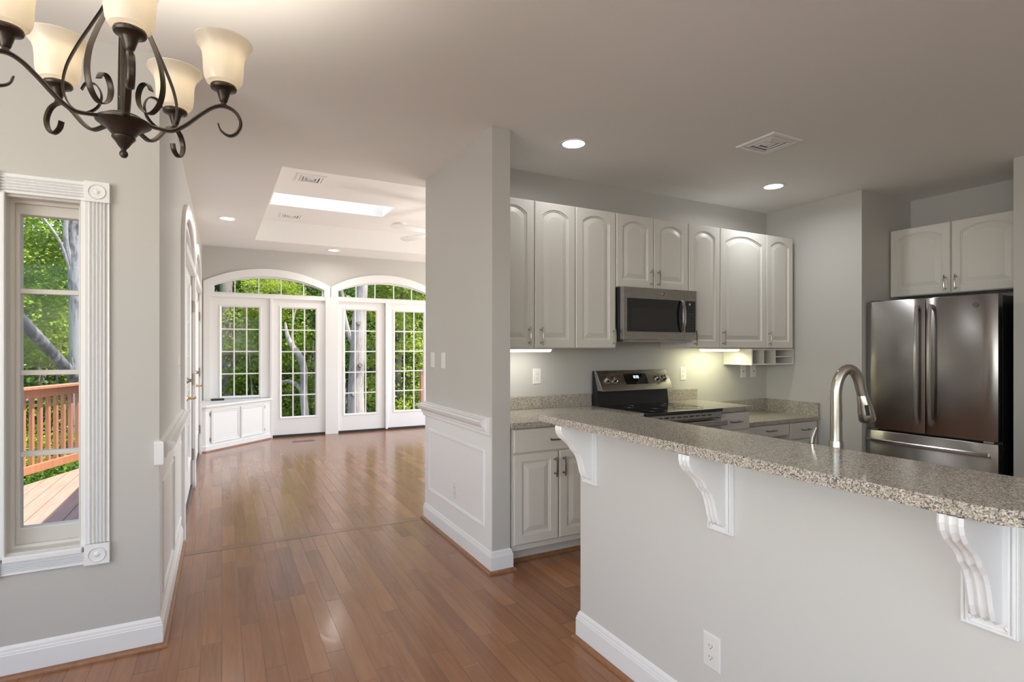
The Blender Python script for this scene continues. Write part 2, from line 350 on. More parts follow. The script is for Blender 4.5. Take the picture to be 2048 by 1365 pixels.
XF = lambda X, s=1: (lambda a, z, o: (X+s*o, a, z))   # plane X = const, `out` along s*X, a = world Y
YF = lambda Y, s=-1: (lambda a, z, o: (a, Y+s*o, z))  # plane Y = const, a = world X

# ------------------------------------------------------------------ shell
def zc(y): return 2.74 if y < 4.3 else 2.74+0.15*(y-4.3)/4.85
b = MB().poly(lambda a, y, o: (a, y, o), [(-3.35, -2.75), (5.9, -2.75), (5.9, 9.30), (-0.405, 9.30), (-0.405, 3.15), (-3.35, 3.15)], [], -0.14, 0.0)
fl = struct(b.build('floor', 'floor'), 'brown glossy hardwood floor of narrow boards')
b = MB().box(-0.25, 5.4, 4.215, 4.30, -0.001, 0.0012)
M['header'] = wood_plain('header_board_wood', (0.20, 0.095, 0.052), (0.30, 0.16, 0.095), 0.22, (2, 30, 30))
hb = b.build('header_board', 'header', fl); hb['kind'] = 'structure'
def PC(a, y, o): return (a, y, zc(y)+o)
TX0, TX1, TY0, TY1, TZ = 0.40, 3.70, 4.42, 8.20, 3.15
cb_ = MB()
cb_.poly(PC, [(-3.35, -2.75), (5.9, -2.75), (5.9, 4.30), (-3.35, 4.30)], [], 0, 0.12)
cb_.poly(PC, [(-3.35, 4.30), (5.9, 4.30), (5.9, 9.30), (-3.35 if False else -0.405, 9.30), (-0.405, 4.30)], [[(TX0, TY0), (TX1, TY0), (TX1, TY1), (TX0, TY1)]], 0, 0.12)
ceil = struct(cb_.build('ceiling', 'ceil'), 'smooth pale ceiling with raised tray and skylight well')
SX0, SX1, SY0, SY1 = 0.52, 1.91, 6.73, 7.29
t = MB()
e = .003
for xa, xb in ((TX0-.10, TX0-e), (TX1+e, TX1+.1)):
    t.rings([[(xa, y, zc(y)+.01), (xb, y, zc(y)+.01), (xb, y, TZ+.1), (xa, y, TZ+.1)] for y in (TY0-.1, TY1+.1)])
t.box(TX0-.05, TX1+.05, TY0-.1, TY0-e, 2.76, TZ+.1).box(TX0-.05, TX1+.05, TY1+e, TY1+.1, 2.88, TZ+.1)
t.poly(lambda a, y, o: (a, y, TZ+o), [(TX0-.05, TY0-.05), (TX1+.05, TY0-.05), (TX1+.05, TY1+.05), (TX0-.05, TY1+.05)], [[(SX0, SY0), (SX1, SY0), (SX1, SY1), (SX0, SY1)]], 0, 0.1)
ty = t.build('tray_recess', 'ceil', ceil); ty['kind'] = 'structure'
s = MB()
s.box(SX0-.08, SX0-e, SY0-.08, SY1+.08, TZ+.02, 4.0).box(SX1+e, SX1+.08, SY0-.08, SY1+.08, TZ+.02, 4.0)
s.box(SX0-.04, SX1+.04, SY0-.08, SY0-e, TZ+.02, 4.0).box(SX0-.04, SX1+.04, SY1+e, SY1+.08, TZ+.02, 4.0)
sw = s.build('skylight_well', 'trim', ceil); sw['kind'] = 'structure'
sg = MB().add([(SX0-.06, SY0-.06, 4.0), (SX1+.06, SY0-.06, 4.0), (SX1+.06, SY1+.06, 4.0), (SX0-.06, SY1+.06, 4.0)], [(0, 1, 2, 3)]).build('skylight_pane', 'acrylic', ceil); sg['kind'] = 'structure'

# far wall with two arched bays
FY = 9.15; PF = YF(FY, -1)
def barc(x0, x1, zs, za, n=20): return arc(x0, x1, zs, za, n)
hole1 = [(-0.19, 0.63), (0.66, 0.63), (0.66, 0.002), (1.50, 0.002)]+barc(-0.16, 1.49, 2.33, 2.525)[::-1]
hole1 = [(-0.16, 0.63), (0.66, 0.63), (0.66, 0.002), (1.49, 0.002)]+barc(-0.16, 1.49, 2.33, 2.525)[::-1]
hole2 = [(1.62, 0.002), (3.28, 0.002)]+barc(1.62, 3.28, 2.33, 2.53)[::-1]
f = MB().poly(YF(FY, 1), [(-0.405, -0.1), (5.6, -0.1), (5.6, 2.95), (-0.405, 2.95)], [hole1, hole2], 0, 0.16)
struct(f.build('wall_far', 'wall'), 'far wall of the sunny room holding the arched windows')
# casings
def bay_trim(name, label, x0, x1, zL, zA, lower, hx0, hx1, tz):
    lo, h0, h1, hz = lower
    outer = [(x0, lo), (h0, lo), (h0, hz), (h1, hz), (h1, 2.05), (x1, 2.05)]+arc(x0, x1, zL, zA, 24)[::-1]
    hole = [(hx0, tz), (hx1, tz)]+arc(hx0, hx1, 2.315, tz+.285, 20)[::-1]
    o = MB().poly(PF, outer, [hole], -0.02, 0.022)
    r = struct(o.build(name, 'trim', bevel=0.003), label)
    la = arc(hx0, hx1, 2.315, tz+.285, 20); 
    return r
bay_trim('trim_1', 'wide white arched casing above the corner window and first glass door', -0.237, 1.555, 2.37, 2.60, (0.60, -0.15, 1.47, 2.145), -0.123, 1.452, 2.20)
bay_trim('trim_2', 'wide white arched casing above the pair of glass doors by the pale wall end', 1.545, 3.345, 2.37, 2.615, (2.05, 1.66, 3.25, 2.145), 1.652, 3.225, 2.205)
struct(MB().box(1.468, 1.668, FY-.03, FY+.03, 0, 2.2).build('trim_3', 'trim', bevel=.003), 'white vertical post between the two arched bays')
def transom(name, label, P, x0, x1, z0, zs, za, cuts, shape=arc):
    r = thing(name, label, None, kind='structure')
    a_in = shape(x0+.028, x1-.028, zs, za-.028, 20); a_out = shape(x0-.02, x1+.02, zs, za+.02, 20)
    inner = [(x0+.028, z0+.02), (x1-.028, z0+.02)]+a_in[::-1]; outer = [(x0-.02, z0-.01), (x1+.02, z0-.01)]+a_out[::-1]
    MB().poly(P, outer, [inner], -0.075, -0.03).build('frame', 'trim', r)
    m = MB()
    for c in cuts:
        top = max((q for q in a_in), key=lambda q: -abs(q[0]-c))[1]
        m.add([P(c-.008, z0, -.062), P(c+.008, z0, -.062), P(c+.008, top+.006, -.062), P(c-.008, top+.006, -.062), P(c-.008, z0, -.042), P(c+.008, z0, -.042), P(c+.008, top+.006, -.042), P(c-.008, top+.006, -.042)],
              [(0, 3, 2, 1), (4, 5, 6, 7), (0, 1, 5, 4), (1, 2, 6, 5), (2, 3, 7, 6), (3, 0, 4, 7)])
    m.build('muntin', 'trim', r)
    MB().poly(P, inner, [], -0.055, -0.050).build('glass_pane', 'glass', r)
    return r
transom('window_1', 'arched five-pane transom window at the corner, above the window seat', PF, -0.123, 1.452, 2.20, 2.315, 2.487, (0.175, 0.501, 0.818, 1.147))
transom('window_2', 'arched transom window above the glass doors by the pale wall end', PF, 1.652, 3.225, 2.205, 2.315, 2.492, (1.965, 2.28, 2.60, 2.915))
def bars(m, P, gx0, gx1, gz0, gz1, cols, rows, o0, o1, wd=.009):
    O = (o0, o1)
    def bx(a0, a1, z0, z1, k=0.0):
        o0, o1 = O[0]+k, O[1]-k
        m.add([P(a0, z0, o0), P(a1, z0, o0), P(a1, z1, o0), P(a0, z1, o0), P(a0, z0, o1), P(a1, z0, o1), P(a1, z1, o1), P(a0, z1, o1)],
              [(0, 3, 2, 1), (4, 5, 6, 7), (0, 1, 5, 4), (1, 2, 6, 5), (2, 3, 7, 6), (3, 0, 4, 7)])
    for i in range(1, cols): c = gx0+(gx1-gx0)*i/cols; bx(c-wd, c+wd, gz0, gz1)
    for i in range(1, rows): c = gz0+(gz1-gz0)*i/rows; bx(gx0, gx1, c-wd, c+wd, .0012)
def glazed(name, label, P, x0, x1, z0, z1, gx0, gx1, gz0, gz1, cols, rows, o0=-.06, o1=-.016, part='door_leaf'):
    r = thing(name, label, None, kind='structure')
    MB().poly(P, [(x0, z0), (x1, z0), (x1, z1), (x0, z1)], [[(gx0, gz0), (gx1, gz0), (gx1, gz1), (gx0, gz1)]], o0, o1).build(part, 'trim', r, bevel=.002)
    MB().frame(P, gx0-.028, gx1+.028, gz0-.028, gz1+.028, [(0, o1+.004), (.006, o1+.011), (.014, o1+.010), (.026, o1+.002), (.034, o1-.012)], base=o1-.012).build('glazing_bead', 'trim', r)
    m = MB(); bars(m, P, gx0, gx1, gz0, gz1, cols, rows, (o0+o1)/2-.012, (o0+o1)/2+.012); m.build('muntin_grid', 'trim', r)
    MB().poly(P, [(gx0-.005, gz0-.005), (gx1+.005, gz0-.005), (gx1+.005, gz1+.005), (gx0-.005, gz1+.005)], [], (o0+o1)/2-.003, (o0+o1)/2+.003).build('glass_pane', 'glass', r)
    return r
glazed('window_3', 'twelve-pane corner window above the low white window seat', PF, -0.15, 0.655, 0.63, 2.15, -0.007, 0.505, 0.665, 2.005, 3, 4, -.05, -.004, 'sash')
glazed('door_1', 'white fifteen-pane glass door right of the window seat', PF, 0.69, 1.47, 0.035, 2.15, 0.818, 1.331, 0.31, 2.01, 3, 5)
glazed('door_2', 'white fifteen-pane glass door with the pale tree trunk behind it', PF, 1.665, 2.435, 0.035, 2.15, 1.778, 2.294, 0.305, 2.013, 3, 5)
glazed('door_3', 'white fifteen-pane glass door partly hidden by the pale wall end', PF, 2.485, 3.255, 0.035, 2.15, 2.609, 3.126, 0.315, 2.012, 3, 5)
struct(MB().box(2.44, 2.478, FY-.035, FY+.06, 0.02, 2.15).build('trim_4', 'trim', bevel=.003), 'slim white astragal post between the two right-hand glass doors')
struct(MB().box(0.655, 0.69, FY-.024, FY+.06, 0.0, 2.155).build('trim_5', 'trim', bevel=.003), 'slim white jamb between window seat and glass door')
th = MB().box(0.66, 1.47, FY-.01, FY+.16, 0, 0.032).box(1.64, 3.28, FY-.01, FY+.16, 0, 0.032)
struct(th.build('trim_6', 'thresh'), 'dark metal door thresholds along the far wall')

# left wall with two pairs of arched french doors
LX = -0.255; PL = XF(LX, 1)
h1 = [(4.62, 0.002), (6.24, 0.002)]+ell(4.62, 6.24, 2.13, 2.45)[::-1]
h2 = [(6.44, 0.002), (8.12, 0.002)]+ell(6.44, 8.12, 2.13, 2.45)[::-1]
f = MB().poly(XF(LX, -1), [(3.15, -0.1), (9.15, -0.1), (9.15, 2.93), (3.15, 2.93)], [h1, h2], 0, 0.15)
struct(f.build('wall_left', 'wall'), 'left wall with the two arched french door openings')
def horseshoe(x0, x1, ix0, ix1, zs, zo, zi):
    return [(x0, 0.0)]+ell(x0, x1, zs, zo)+[(x1, 0.0), (ix1, 0.0)]+ell(ix0, ix1, zs, zi)[::-1]+[(ix0, 0.0)]
for n, lab, a in (('trim_7', 'white arched casing of the nearer french doors on the left wall', (4.50, 6.338, 4.62, 6.24, 2.13, 2.56, 2.45)), ('trim_8', 'white arched casing of the farther french doors on the left wall', (6.342, 8.235, 6.44, 8.12, 2.13, 2.56, 2.45))):
    struct(MB().poly(PL, horseshoe(*a), [], 0.0, 0.024).build(n, 'trim', bevel=.003), lab)
for n, lab, y0, y1 in (('window_4', 'arched fanlight above the nearer french doors on the left', 4.62, 6.24), ('window_5', 'arched fanlight above the farther french doors on the left', 6.44, 8.12)):
    wid = y1-y0
    transom(n, lab, lambda a, z, o: PL(a, z, o+.03), y0+.06, y1-.06, 2.16, 2.18, 2.40, [y0+wid*k/4 for k in (1, 2, 3)], shape=lambda p, q, zs, za, n=24: ell(p, q, zs, za, n))
    struct(MB().box(LX-.10, LX+.03, y0, y1, 2.09, 2.16).build('trim_%d' % (9 if y0 < 5 else 10), 'trim', bevel=.003), lab.replace('arched fanlight above', 'white rail under the fanlight of'))
def lever(parent, y, z, d):
    m = MB().lathe([(.026, 0), (.028, .004), (.022, .010), (.011, .014), (.010, .045)], 20, (LX-.016, y, z), 'x')
    m.tube([(LX+.030, y, z), (LX+.046, y, z), (LX+.050, y+.02*d, z), (LX+.048, y+.10*d, z+.006)], [.009, .010, .009, .006], 10)
    m.build('door_handle', 'brass', parent, smooth=True)
    k = MB().lathe([(.025, 0), (.026, .008), (.018, .016), (.016, .02)], 20, (LX-.016, y, z+.155), 'x')
    k.box(LX, LX+.022, y-.004, y+.004, z+.14, z+.17); k.build('deadbolt', 'hinge', parent, smooth=True)
def hinges(parent, y):
    for z in (0.28, 1.02, 1.74):
        m = MB().lathe([(.008, 0), (.008, .11)], 10, (LX+.005, y, z)); m.box(LX-.016, LX+.004, y-.018, y+.018, z, z+.11); m.build('hinge', 'hinge', parent)
leafs = [('door_4', 'nearest glazed french door leaf on the left wall', 4.64, 5.435, 4.64, None), ('door_5', 'second french door leaf on the left, with brass lever', 5.44, 6.22, 6.225, (5.50, 1)),
         ('door_6', 'third french door leaf along the left wall', 6.46, 7.275, 6.455, None), ('door_7', 'farthest french door leaf on the left, with brass lever', 7.28, 8.10, 8.105, (7.34, 1))]
for n, lab, y0, y1, hy, lv in leafs:
    c = (y0+y1)/2
    r = glazed(n, lab, PL, y0, y1, 0.035, 2.085, c-.27, c+.27, 0.33, 1.96, 3, 5)
    hinges(r, hy)
    if lv: lever(r, lv[0], 0.945, lv[1])
struct(MB().box(LX-.15, LX-.002, 4.62, 6.24, 0, .032).box(LX-.15, LX-.002, 6.44, 8.12, 0, .032).build('trim_11', 'thresh'), 'dark sill under the french doors on the left')

# window wall (dining) with one tall narrow window
WY = 3.0; PW_ = YF(WY, -1)
f = MB().poly(YF(WY, 1), [(-3.35, -0.1), (LX, -0.1), (LX, 2.80), (-3.35, 2.80)], [[(-0.80, 0.515), (-0.545, 0.515), (-0.545, 2.02), (-0.80, 2.02)]], 0, 0.15)
struct(f.build('wall_window', 'wall'), 'pale wall holding the narrow fluted-cased window')
r = thing('window_6', 'tall narrow four-pane window looking onto the wooden deck', None, kind='structure')
WX0, WX1, WZ0, WZ1 = -0.80, -0.545, 0.515, 2.02
MB().frame(lambda a, z, o: (a, WY+.15-o, z), WX0, WX1, WZ0, WZ1, [(0, .15), (.004, .15), (.006, .10), (.018, .095), (.018, .085)], base=0).build('frame', 'winframe', r)
GX0, GX1, GZ0, GZ1 = -0.768, -0.567, 0.600, 1.958
MB().poly(YF(WY, 1), [(WX0+.01, WZ0+.01), (WX1-.01, WZ0+.01), (WX1-.01, WZ1-.01), (WX0+.01, WZ1-.01)], [[(GX0, GZ0), (GX1, GZ0), (GX1, GZ1), (GX0, GZ1)]], .075, .125).build('sash', 'winframe', r, bevel=.004)
m = MB()
for z in (0.918, 1.272, 1.627): m.box(GX0, GX1, WY+.078, WY+.112, z-.0105, z+.0105)
m.build('muntin', 'winframe', r, bevel=.002)
MB().box(GX0-.004, GX1+.004, WY+.096, WY+.100, GZ0-.004, GZ1+.004).build('glass_pane', 'glass', r)
MB().box(WX0, -0.537, WY-.032, WY+.085, 0.487, 0.512).build('window_sill', 'trim', r, bevel=.004)
def flute(P, a0, a1, b0, b1, vertical, d=.014, n=5):
    w = (a1-a0) if vertical else (b1-b0); sec = [(0, 0), (0, d)]
    x = .010
    step = (w-.020)/n
    for i in range(n):
        for k in range(5): sec.append((.010+step*(i+.08+.84*k/4), d-.004+.011*math.sin(PI*k/4)))
    sec += [(w, d), (w, 0)]
    def at(s, o, e): return P(a0+s, b0 if e == 0 else b1, o) if vertical else P(a0 if e == 0 else a1, b0+s, o)
    return MB().rings([[at(s, o, 0) for s, o in sec], [at(s, o, 1) for s, o in sec]])
tr = thing('trim_12', 'fluted white casing with bullseye corner blocks around the narrow window', None, kind='structure')
flute(PW_, -0.528, -0.442, 0.52, 2.022, True).build('fluted_side', 'trim', tr)
flute(PW_, -0.905, -0.526, 2.027, 2.108, False).build('fluted_head', 'trim', tr)
flute(PW_, -0.905, -0.528, 0.433, 0.486, False, n=4).build('fluted_apron', 'trim', tr)
MB().box(-0.545, -0.52, WY-.006, WY, 0.50, 2.03).box(-0.81, -0.795, WY-.02, WY, 0.50, 2.03).build('inner_stop', 'trim', tr, bevel=.003)
flute(PW_, -0.895, -0.812, 0.52, 2.022, True).build('fluted_side', 'trim', tr)
for x0, z0 in ((-0.531, 2.022), (-0.531, 0.427), (-0.90, 2.022), (-0.90, 0.427)):
    m = MB().box(x0, x0+.092, WY-.026, WY, z0, z0+.09)
    k = MB(); k.lathe([(.033, 0), (.033, .002), (.031, .004), (.029, .0025), (.027, -.004), (.020, -.007), (.014, -.004), (.011, .001), (.006, .004), (0.0005, .005)], 28, (0, 0, 0), 'y')
    m.build('corner_block', 'trim', tr, bevel=.002)
    q = MB(); cx, cz = x0+.046, z0+.045
    q.add([(cx+v[0], WY-.0265-v[1], cz+v[2]) for v in k.v], k.f); q.build('bullseye', 'trim', tr, smooth=True)

# divider wall end and the mass behind the kitchen
struct(MB().box(1.462, 1.587, 3.005, 4.24, -0.1, 2.80).build('wall_column', 'wall'), 'freestanding pale wall end with chair rail beside the kitchen')
struct(MB().box(1.587, 5.9, 3.64, 4.24, -0.1, 2.85).build('wall_kitchen_back', 'wall'), 'kitchen wall behind the cabinets and range')
struct(MB().box(4.84, 5.9, 2.715, 3.64, -0.1, 2.85).build('wall_right', 'wall'), 'right kitchen wall next to the refrigerator alcove')
struct(MB().box(5.62, 5.9, 1.757, 2.715, -0.1, 2.85).build('wall_alcove', 'wall'), 'wall at the back of the refrigerator alcove')
struct(MB().box(5.0, 5.9, -2.75, 1.757, -0.1, 2.85).build('wall_front_right', 'wall'), 'pale wall edge right of the refrigerator')
f = MB().poly(YF(-2.6, -1), [(-3.35, -0.1), (5.0, -0.1), (5.0, 2.80), (-3.35, 2.80)], [[(-2.3, 0.65), (1.1, 0.65), (1.1, 2.45), (-2.3, 2.45)]], 0, 0.15)  # unseen wall; its opening is added to let the back fill lamp in
struct(f.build('wall_back', 'wall'), 'wall behind the viewer with a wide opening added for fill light')
f = MB().poly(XF(-3.2, -1), [(-2.6, -0.1), (3.0, -0.1), (3.0, 2.80), (-2.6, 2.80)], [[(-2.1, 0.65), (1.5, 0.65), (1.5, 2.45), (-2.1, 2.45)]], 0, 0.15)  # opening placed to suit the dining side fill lamp
struct(f.build('wall_side', 'wall'), 'dining side wall with a wide opening added for fill light')
f = MB().poly(XF(5.45, 1), [(4.24, -0.1), (9.15, -0.1), (9.15, 2.95), (4.24, 2.95)], [[(4.4, 0.35), (8.8, 0.35), (8.8, 2.5), (4.4, 2.5)]], 0, 0.15)  # out-of-view opening added for the far room fill lamp
struct(f.build('wall_family_side', 'wall'), 'side wall of the far room with a wide opening added for fill light')

# breakfast-bar half wall
KX0, KX1, KY0, KY1 = 1.50, 1.62, 0.42, 2.13
struct(MB().box(KX0, KX1, KY0, KY1, 0, 1.034).build('wall_half', 'walllight', bevel=.004), 'white half wall carrying the speckled breakfast bar')

BB = [(0, 0), (.015, 0), (.015, .098), (.0125, .103), (.0125, .108), (.009, .114), (.008, .122), (.004, .130), (0, .135)]
SH = [(.015, 0), (.033, 0), (.0325, .007), (.029, .013), (.023, .017), (.015, .019)]
paths = {'baseboard_column': ([(1.587, 3.018), (1.587, 3.005), (1.462, 3.005), (1.462, 4.24), (5.4, 4.24)], 'white baseboard wrapping the freestanding wall end'),
 'baseboard_left': ([(LX, 4.50), (LX, 3.0), (-3.19, 3.0)], 'white baseboard turning the corner below the narrow window'),
 'baseboard_half_wall': ([(KX1-.0, KY0), (KX0, KY0), (KX0, KY1), (KX1, KY1)], 'white baseboard along the breakfast bar half wall')}
for n, (p, lab) in paths.items():
    o = struct(MB().sweep(p, BB).build(n, 'trim'), lab)
    q = MB().sweep(p, SH).build('shoe_molding', 'shoe', o, smooth=True); q['label'] = 'brown wooden shoe molding'
# chair rails
RB = [(0, .835), (.013, .837), (.017, .843), (.017, .939), (.013, .947), (0, .951)]
RN = [(.015, .862), (.024, .862), (.027, .874), (.026, .880), (.036, .886), (.050, .898), (.058, .912), (.062, .924), (.058, .932), (.040, .935), (.030, .941), (.015, .943)]
o = struct(MB().sweep([(1.462, 3.003), (1.462, 4.24), (1.9, 4.24)], RB).build('trim_13', 'trim'), 'white chair rail on the freestanding wall end')
MB().sweep([(1.462, 3.055), (1.462, 4.24), (1.9, 4.24)], RN).build('rail_nose', 'trim', o)
o = struct(MB().sweep([(LX, 4.50), (LX, 3.0), (LX-.02, 3.0)], RB).build('trim_14', 'trim'), 'white chair rail between the corner and the left french doors')
MB().sweep([(LX, 4.60), (LX, 3.055)], RN).build('rail_nose', 'trim', o)
PMP = [(0, .003), (.004, .010), (.010, .012), (.014, .007), (.020, .008), (.026, .003)]
struct(MB().frame(XF(1.462, -1), 3.105, 4.145, .250, .742, PMP).build('trim_15', 'trim'), 'white panel molding frame on the freestanding wall end')
struct(MB().frame(XF(LX, 1), 3.10, 3.71, .20, .742, PMP).build('trim_16', 'trim'), 'nearer white panel molding frame on the left wall')
struct(MB().frame(XF(LX, 1), 3.79, 4.40, .20, .742, PMP).build('trim_17', 'trim'), 'farther white panel molding frame, next to the french doors')

w_ = MB().box(1.4590, 1.4625, 3.006, 4.2415, .10, .84).build('wainscot', 'trim', bpy.data.objects['trim_15']); w_['kind'] = 'structure'
w_ = MB().box(LX-.001, LX+.0030, 3.003, 4.50, .10, .84).build('wainscot', 'trim', bpy.data.objects['trim_14']); w_['kind'] = 'structure'

# ------------------------------------------------------------------ cabinet builders (local frame: x along the face, front towards -y, z up)
def raised(x0, x1, z0, z1, arch=0.0, t=.020, st=.058, n=12):
    """raised-panel slab in the local XZ plane, front face at y = -t"""
    def loop(i, y, full=False):
        if full: return [(x0+i, y, z0+i), (x1-i, y, z0+i)]+[(x1-i-(x1-x0-2*i)*k/n, y, z1-i) for k in range(n+1)]
        l, r, bt = x0+st+i, x1-st-i, z0+st+i
        za = z1-st*.80-i; zs = za-arch
        a = arc(l, r, zs, za, n)[::-1]
        return [(l, y, bt), (r, y, bt)]+[(p, y, q) for p, q in a]
    m = MB()
    m.rings([loop(0, 0, True), loop(0, -t+.004, True), loop(.005, -t, True), loop(0, -t), loop(.004, -t+.006), (loop(.010, -t+.006)), loop(.012, -t+.010), loop(.016, -t+.010), loop(.050, -t+.002), loop(.052, -t+.002)])
    return m
def slab(x0, x1, z0, z1, t=.020):
    def L(i, y): return [(x0+i, y, z0+i), (x1-i, y, z0+i), (x1-i, y, z1-i), (x0+i, y, z1-i)]
    return MB().rings([L(0, 0), L(0, -t+.005), L(.006, -t)])
def pull(parent, x, z, vert=True, L=.128, mat='nickel', y=-.020):
    m = MB(); h = L/2
    def P(s, o): return (x, y-o, z+s) if vert else (x+s, y-o, z)
    pts = [P(-h+2*h*k/8, .026+.006*math.sin(PI*k/8)) for k in range(9)]
    m.tube(pts, [.0045]+[.0052]*7+[.0045], 8)
    for s in (-h*.72, h*.72): m.tube([P(s, 0), P(s, .004), P(s, .018), P(s, .029)], [.0075, .0048, .0042, .0048], 8)
    return m.build('handle', mat, parent, smooth=True)
def cabinet(name, label, cat, loc, rz, w, h, d, doors=(), drawers=(), group=None, toe=0.0, pm='nickel', z0=0.0, open_front=False):
    r = thing(name, label, cat, loc, rz, group)
    m = MB().box(0, w, 0, d, z0+toe, h)
    if toe: m.box(0, w, .085, d, 0, z0+toe)
    m.build('carcass', 'cab', r, bevel=.001)
    for q in doors:
        x0, x1, za, zb, arch = q[:5]; dr = raised(x0, x1, za, zb, arch).build('door', 'cab', r)
        if len(q) > 5: pull(dr, q[5], q[6], True, mat=pm)
    for q in drawers:
        x0, x1, za, zb = q[:4]; dr = slab(x0, x1, za, zb).build('drawer', 'cab', r, bevel=.001)
        if len(q) > 4: pull(dr, q[4], q[5], False, mat=pm)
    return r
YFR = 3.32
U = 'white arched-panel wall cabinets'
UZ, UH = 1.38, 1.04
cabinet('wall_cabinet', 'white double-door wall cabinet beside the freestanding wall end, above the white light', 'cabinet', (1.592, YFR, UZ), 0, 0.692, UH, .315,
        [(.004, .342, .004, UH-.004, .045, .342-.045, .085), (.350, .688, .004, UH-.004, .045, .350+.045, .085)], group=U)
cabinet('wall_cabinet', 'white single-door wall cabinet just left of the microwave', 'cabinet', (2.286, YFR, UZ), 0, 0.372, UH, .315, [(.003, .368, .004, UH-.004, .045, .345, .085)], group=U)
cabinet('wall_cabinet', 'short white two-door cabinet directly above the microwave', 'cabinet', (2.660, YFR, 1.848), 0, 0.756, UH-.468, .315,
        [(.003, .374, .004, UH-.472, .045, .340, .090), (.381, .752, .004, UH-.472, .045, .415, .090)], group=U)
cabinet('wall_cabinet', 'narrow white wall cabinet just right of the microwave', 'cabinet', (3.418, YFR, UZ), 0, 0.370, UH, .315, [(.003, .367, .004, UH-.004, .045, .062, .085)], group=U)
cabinet('wall_cabinet', 'widest white single-door wall cabinet, right of the narrow one', 'cabinet', (3.790, YFR, UZ), 0, 0.597, UH, .315, [(.003, .594, .004, UH-.004, .060, .028, .090)], group=U)
cabinet('wall_cabinet', 'white wall cabinet at the right end, over the letter cubbies', 'cabinet', (4.389, YFR, UZ), 0, 0.380, UH, .315, [(.003, .376, .004, UH-.004, .045, .028, .090)], group=U)
# over the fridge
cabinet('wall_cabinet', 'deep-set white two-door cabinet over the refrigerator', 'cabinet', (5.27, 2.706, 1.832), -PI/2, 0.93, .59, .345,
        [(.006, .457, .004, .586, .050, .425, .085), (.467, .916, .004, .586, .050, .500, .085)])
# cubby organiser under the upper cabinets
r = thing('letter_cubby', 'small white open cubby organiser hung under the right-end wall cabinets', 'cubby', (4.218, 3.322, 1.228))
m = MB(); Wc, Dc, Hc = .590, .315, .148; th_ = .013
m.box(0, th_, 0, Dc, 0, Hc).box(Wc-th_, Wc, 0, Dc, 0, Hc).box(th_, Wc-th_, 0, Dc, 0, th_).box(th_, Wc-th_, 0, Dc, Hc-th_, Hc).box(th_, Wc-th_, Dc-.008, Dc, th_, Hc-th_)
m.build('box', 'cab', r)
m = MB().box(.160, .172, .004, Dc-.01, th_, Hc-th_).box(.315, .333, .004, Dc-.01, th_, Hc-th_).build('divider', 'cab', r)
MB().box(.333, Wc-th_, .003, Dc-.01, .068, .080).build('shelf', 'cab', r)

# base cabinets
cabinet('base_cabinet', 'white base cabinet with wide drawer over two doors beside the freestanding wall end', 'cabinet', (1.602, 3.022, 0), 0, 1.052, .874, .610,
        [(.010, .340, .140, .708, 0, .312, .612), (.350, .680, .140, .708, 0, .378, .612), (.692, 1.045, .140, .708, 0, .725, .612)],
        [(.010, .680, .718, .868, .330, .790), (.692, 1.045, .718, .868, .87, .790)], toe=.10, pm='darkpull')
cabinet('drawer_cabinet', 'white drawer stack just right of the range', 'cabinet', (3.425, 3.022, 0), 0, 0.368, .874, .610, [],
        [(.006, .362, .728, .868, .185, .795), (.006, .362, .435, .718, .185, .58), (.006, .362, .135, .425, .185, .29)], toe=.10, pm='darkpull')
r = thing('desk_cabinet', 'low white built-in desk base with drawers and a knee space by the right wall', 'desk', (3.800, 3.108, 0))
m = MB().box(.62, 1.036, 0, .520, .0, .722).box(0, .018, 0, .520, 0, .722).box(0, .62, 0, .45, .61, .722)
m.build('carcass', 'cab', r)
for q in ((.030, .612, .618, .718, .35, .672), (.628, .998, .572, .718, .83, .652), (.628, .998, .350, .562, .83, .52), (.628, .998, .080, .340, .83, .22)):
    dr = slab(*q[:4]).build('drawer', 'cab', r, bevel=.001); pull(dr, q[4], q[5], False, mat='darkpull')
s_ = MB().sweep([(1.602, 3.105), (2.655, 3.105)], [(-.0, 0), (-.018, 0), (-.017, .010), (-.010, .018), (0, .019)]).build('toe_molding', 'shoe', None)
tag(s_, 'brown shoe molding along the base cabinet toe kick', 'molding')
struct(s_, 'brown shoe molding along the base cabinet toe kick'); s_.name = 'trim_18'; del s_['category']

# counters
def slab_top(name, label, pts, z0, z1, r=0.0, cat='countertop'):
    o = MB().poly(lambda a, y, o: (a, y, o), pts, [], z0, z1).build(name, 'granite', None, bevel=r); return tag(o, label, cat)
c1 = thing('countertop', 'brown speckled counter left of the range, with backsplash', 'countertop', (1.6, 3.0, .876))
MB().box(1.590, 2.657, 2.985, 3.636, .876, .914).build('slab', 'granite', c1, world=True, bevel=.004)
MB().box(1.590, 2.657, 3.612, 3.638, .914, 1.012).build('backsplash', 'granite', c1, world=True, bevel=.002)
c2 = thing('countertop', 'small brown speckled counter right of the range', 'countertop', (3.42, 3.0, .876))
MB().box(3.421, 3.803, 2.985, 3.636, .876, .914).build('slab', 'granite', c2, world=True, bevel=.004)
MB().box(3.421, 3.850, 3.612, 3.638, .914, 1.010).build('backsplash', 'granite', c2, world=True, bevel=.002)
c3 = thing('countertop', 'lower speckled desk top with corner backsplash', 'countertop', (3.8, 3.1, .724))
MB().box(3.800, 4.838, 3.080, 3.636, .724, .760).build('slab', 'granite', c3, world=True, bevel=.003)
MB().box(3.852, 4.838, 3.612, 3.638, .760, .880).box(4.814, 4.838, 3.085, 3.612, .730, .880).build('backsplash', 'granite', c3, world=True, bevel=.002)
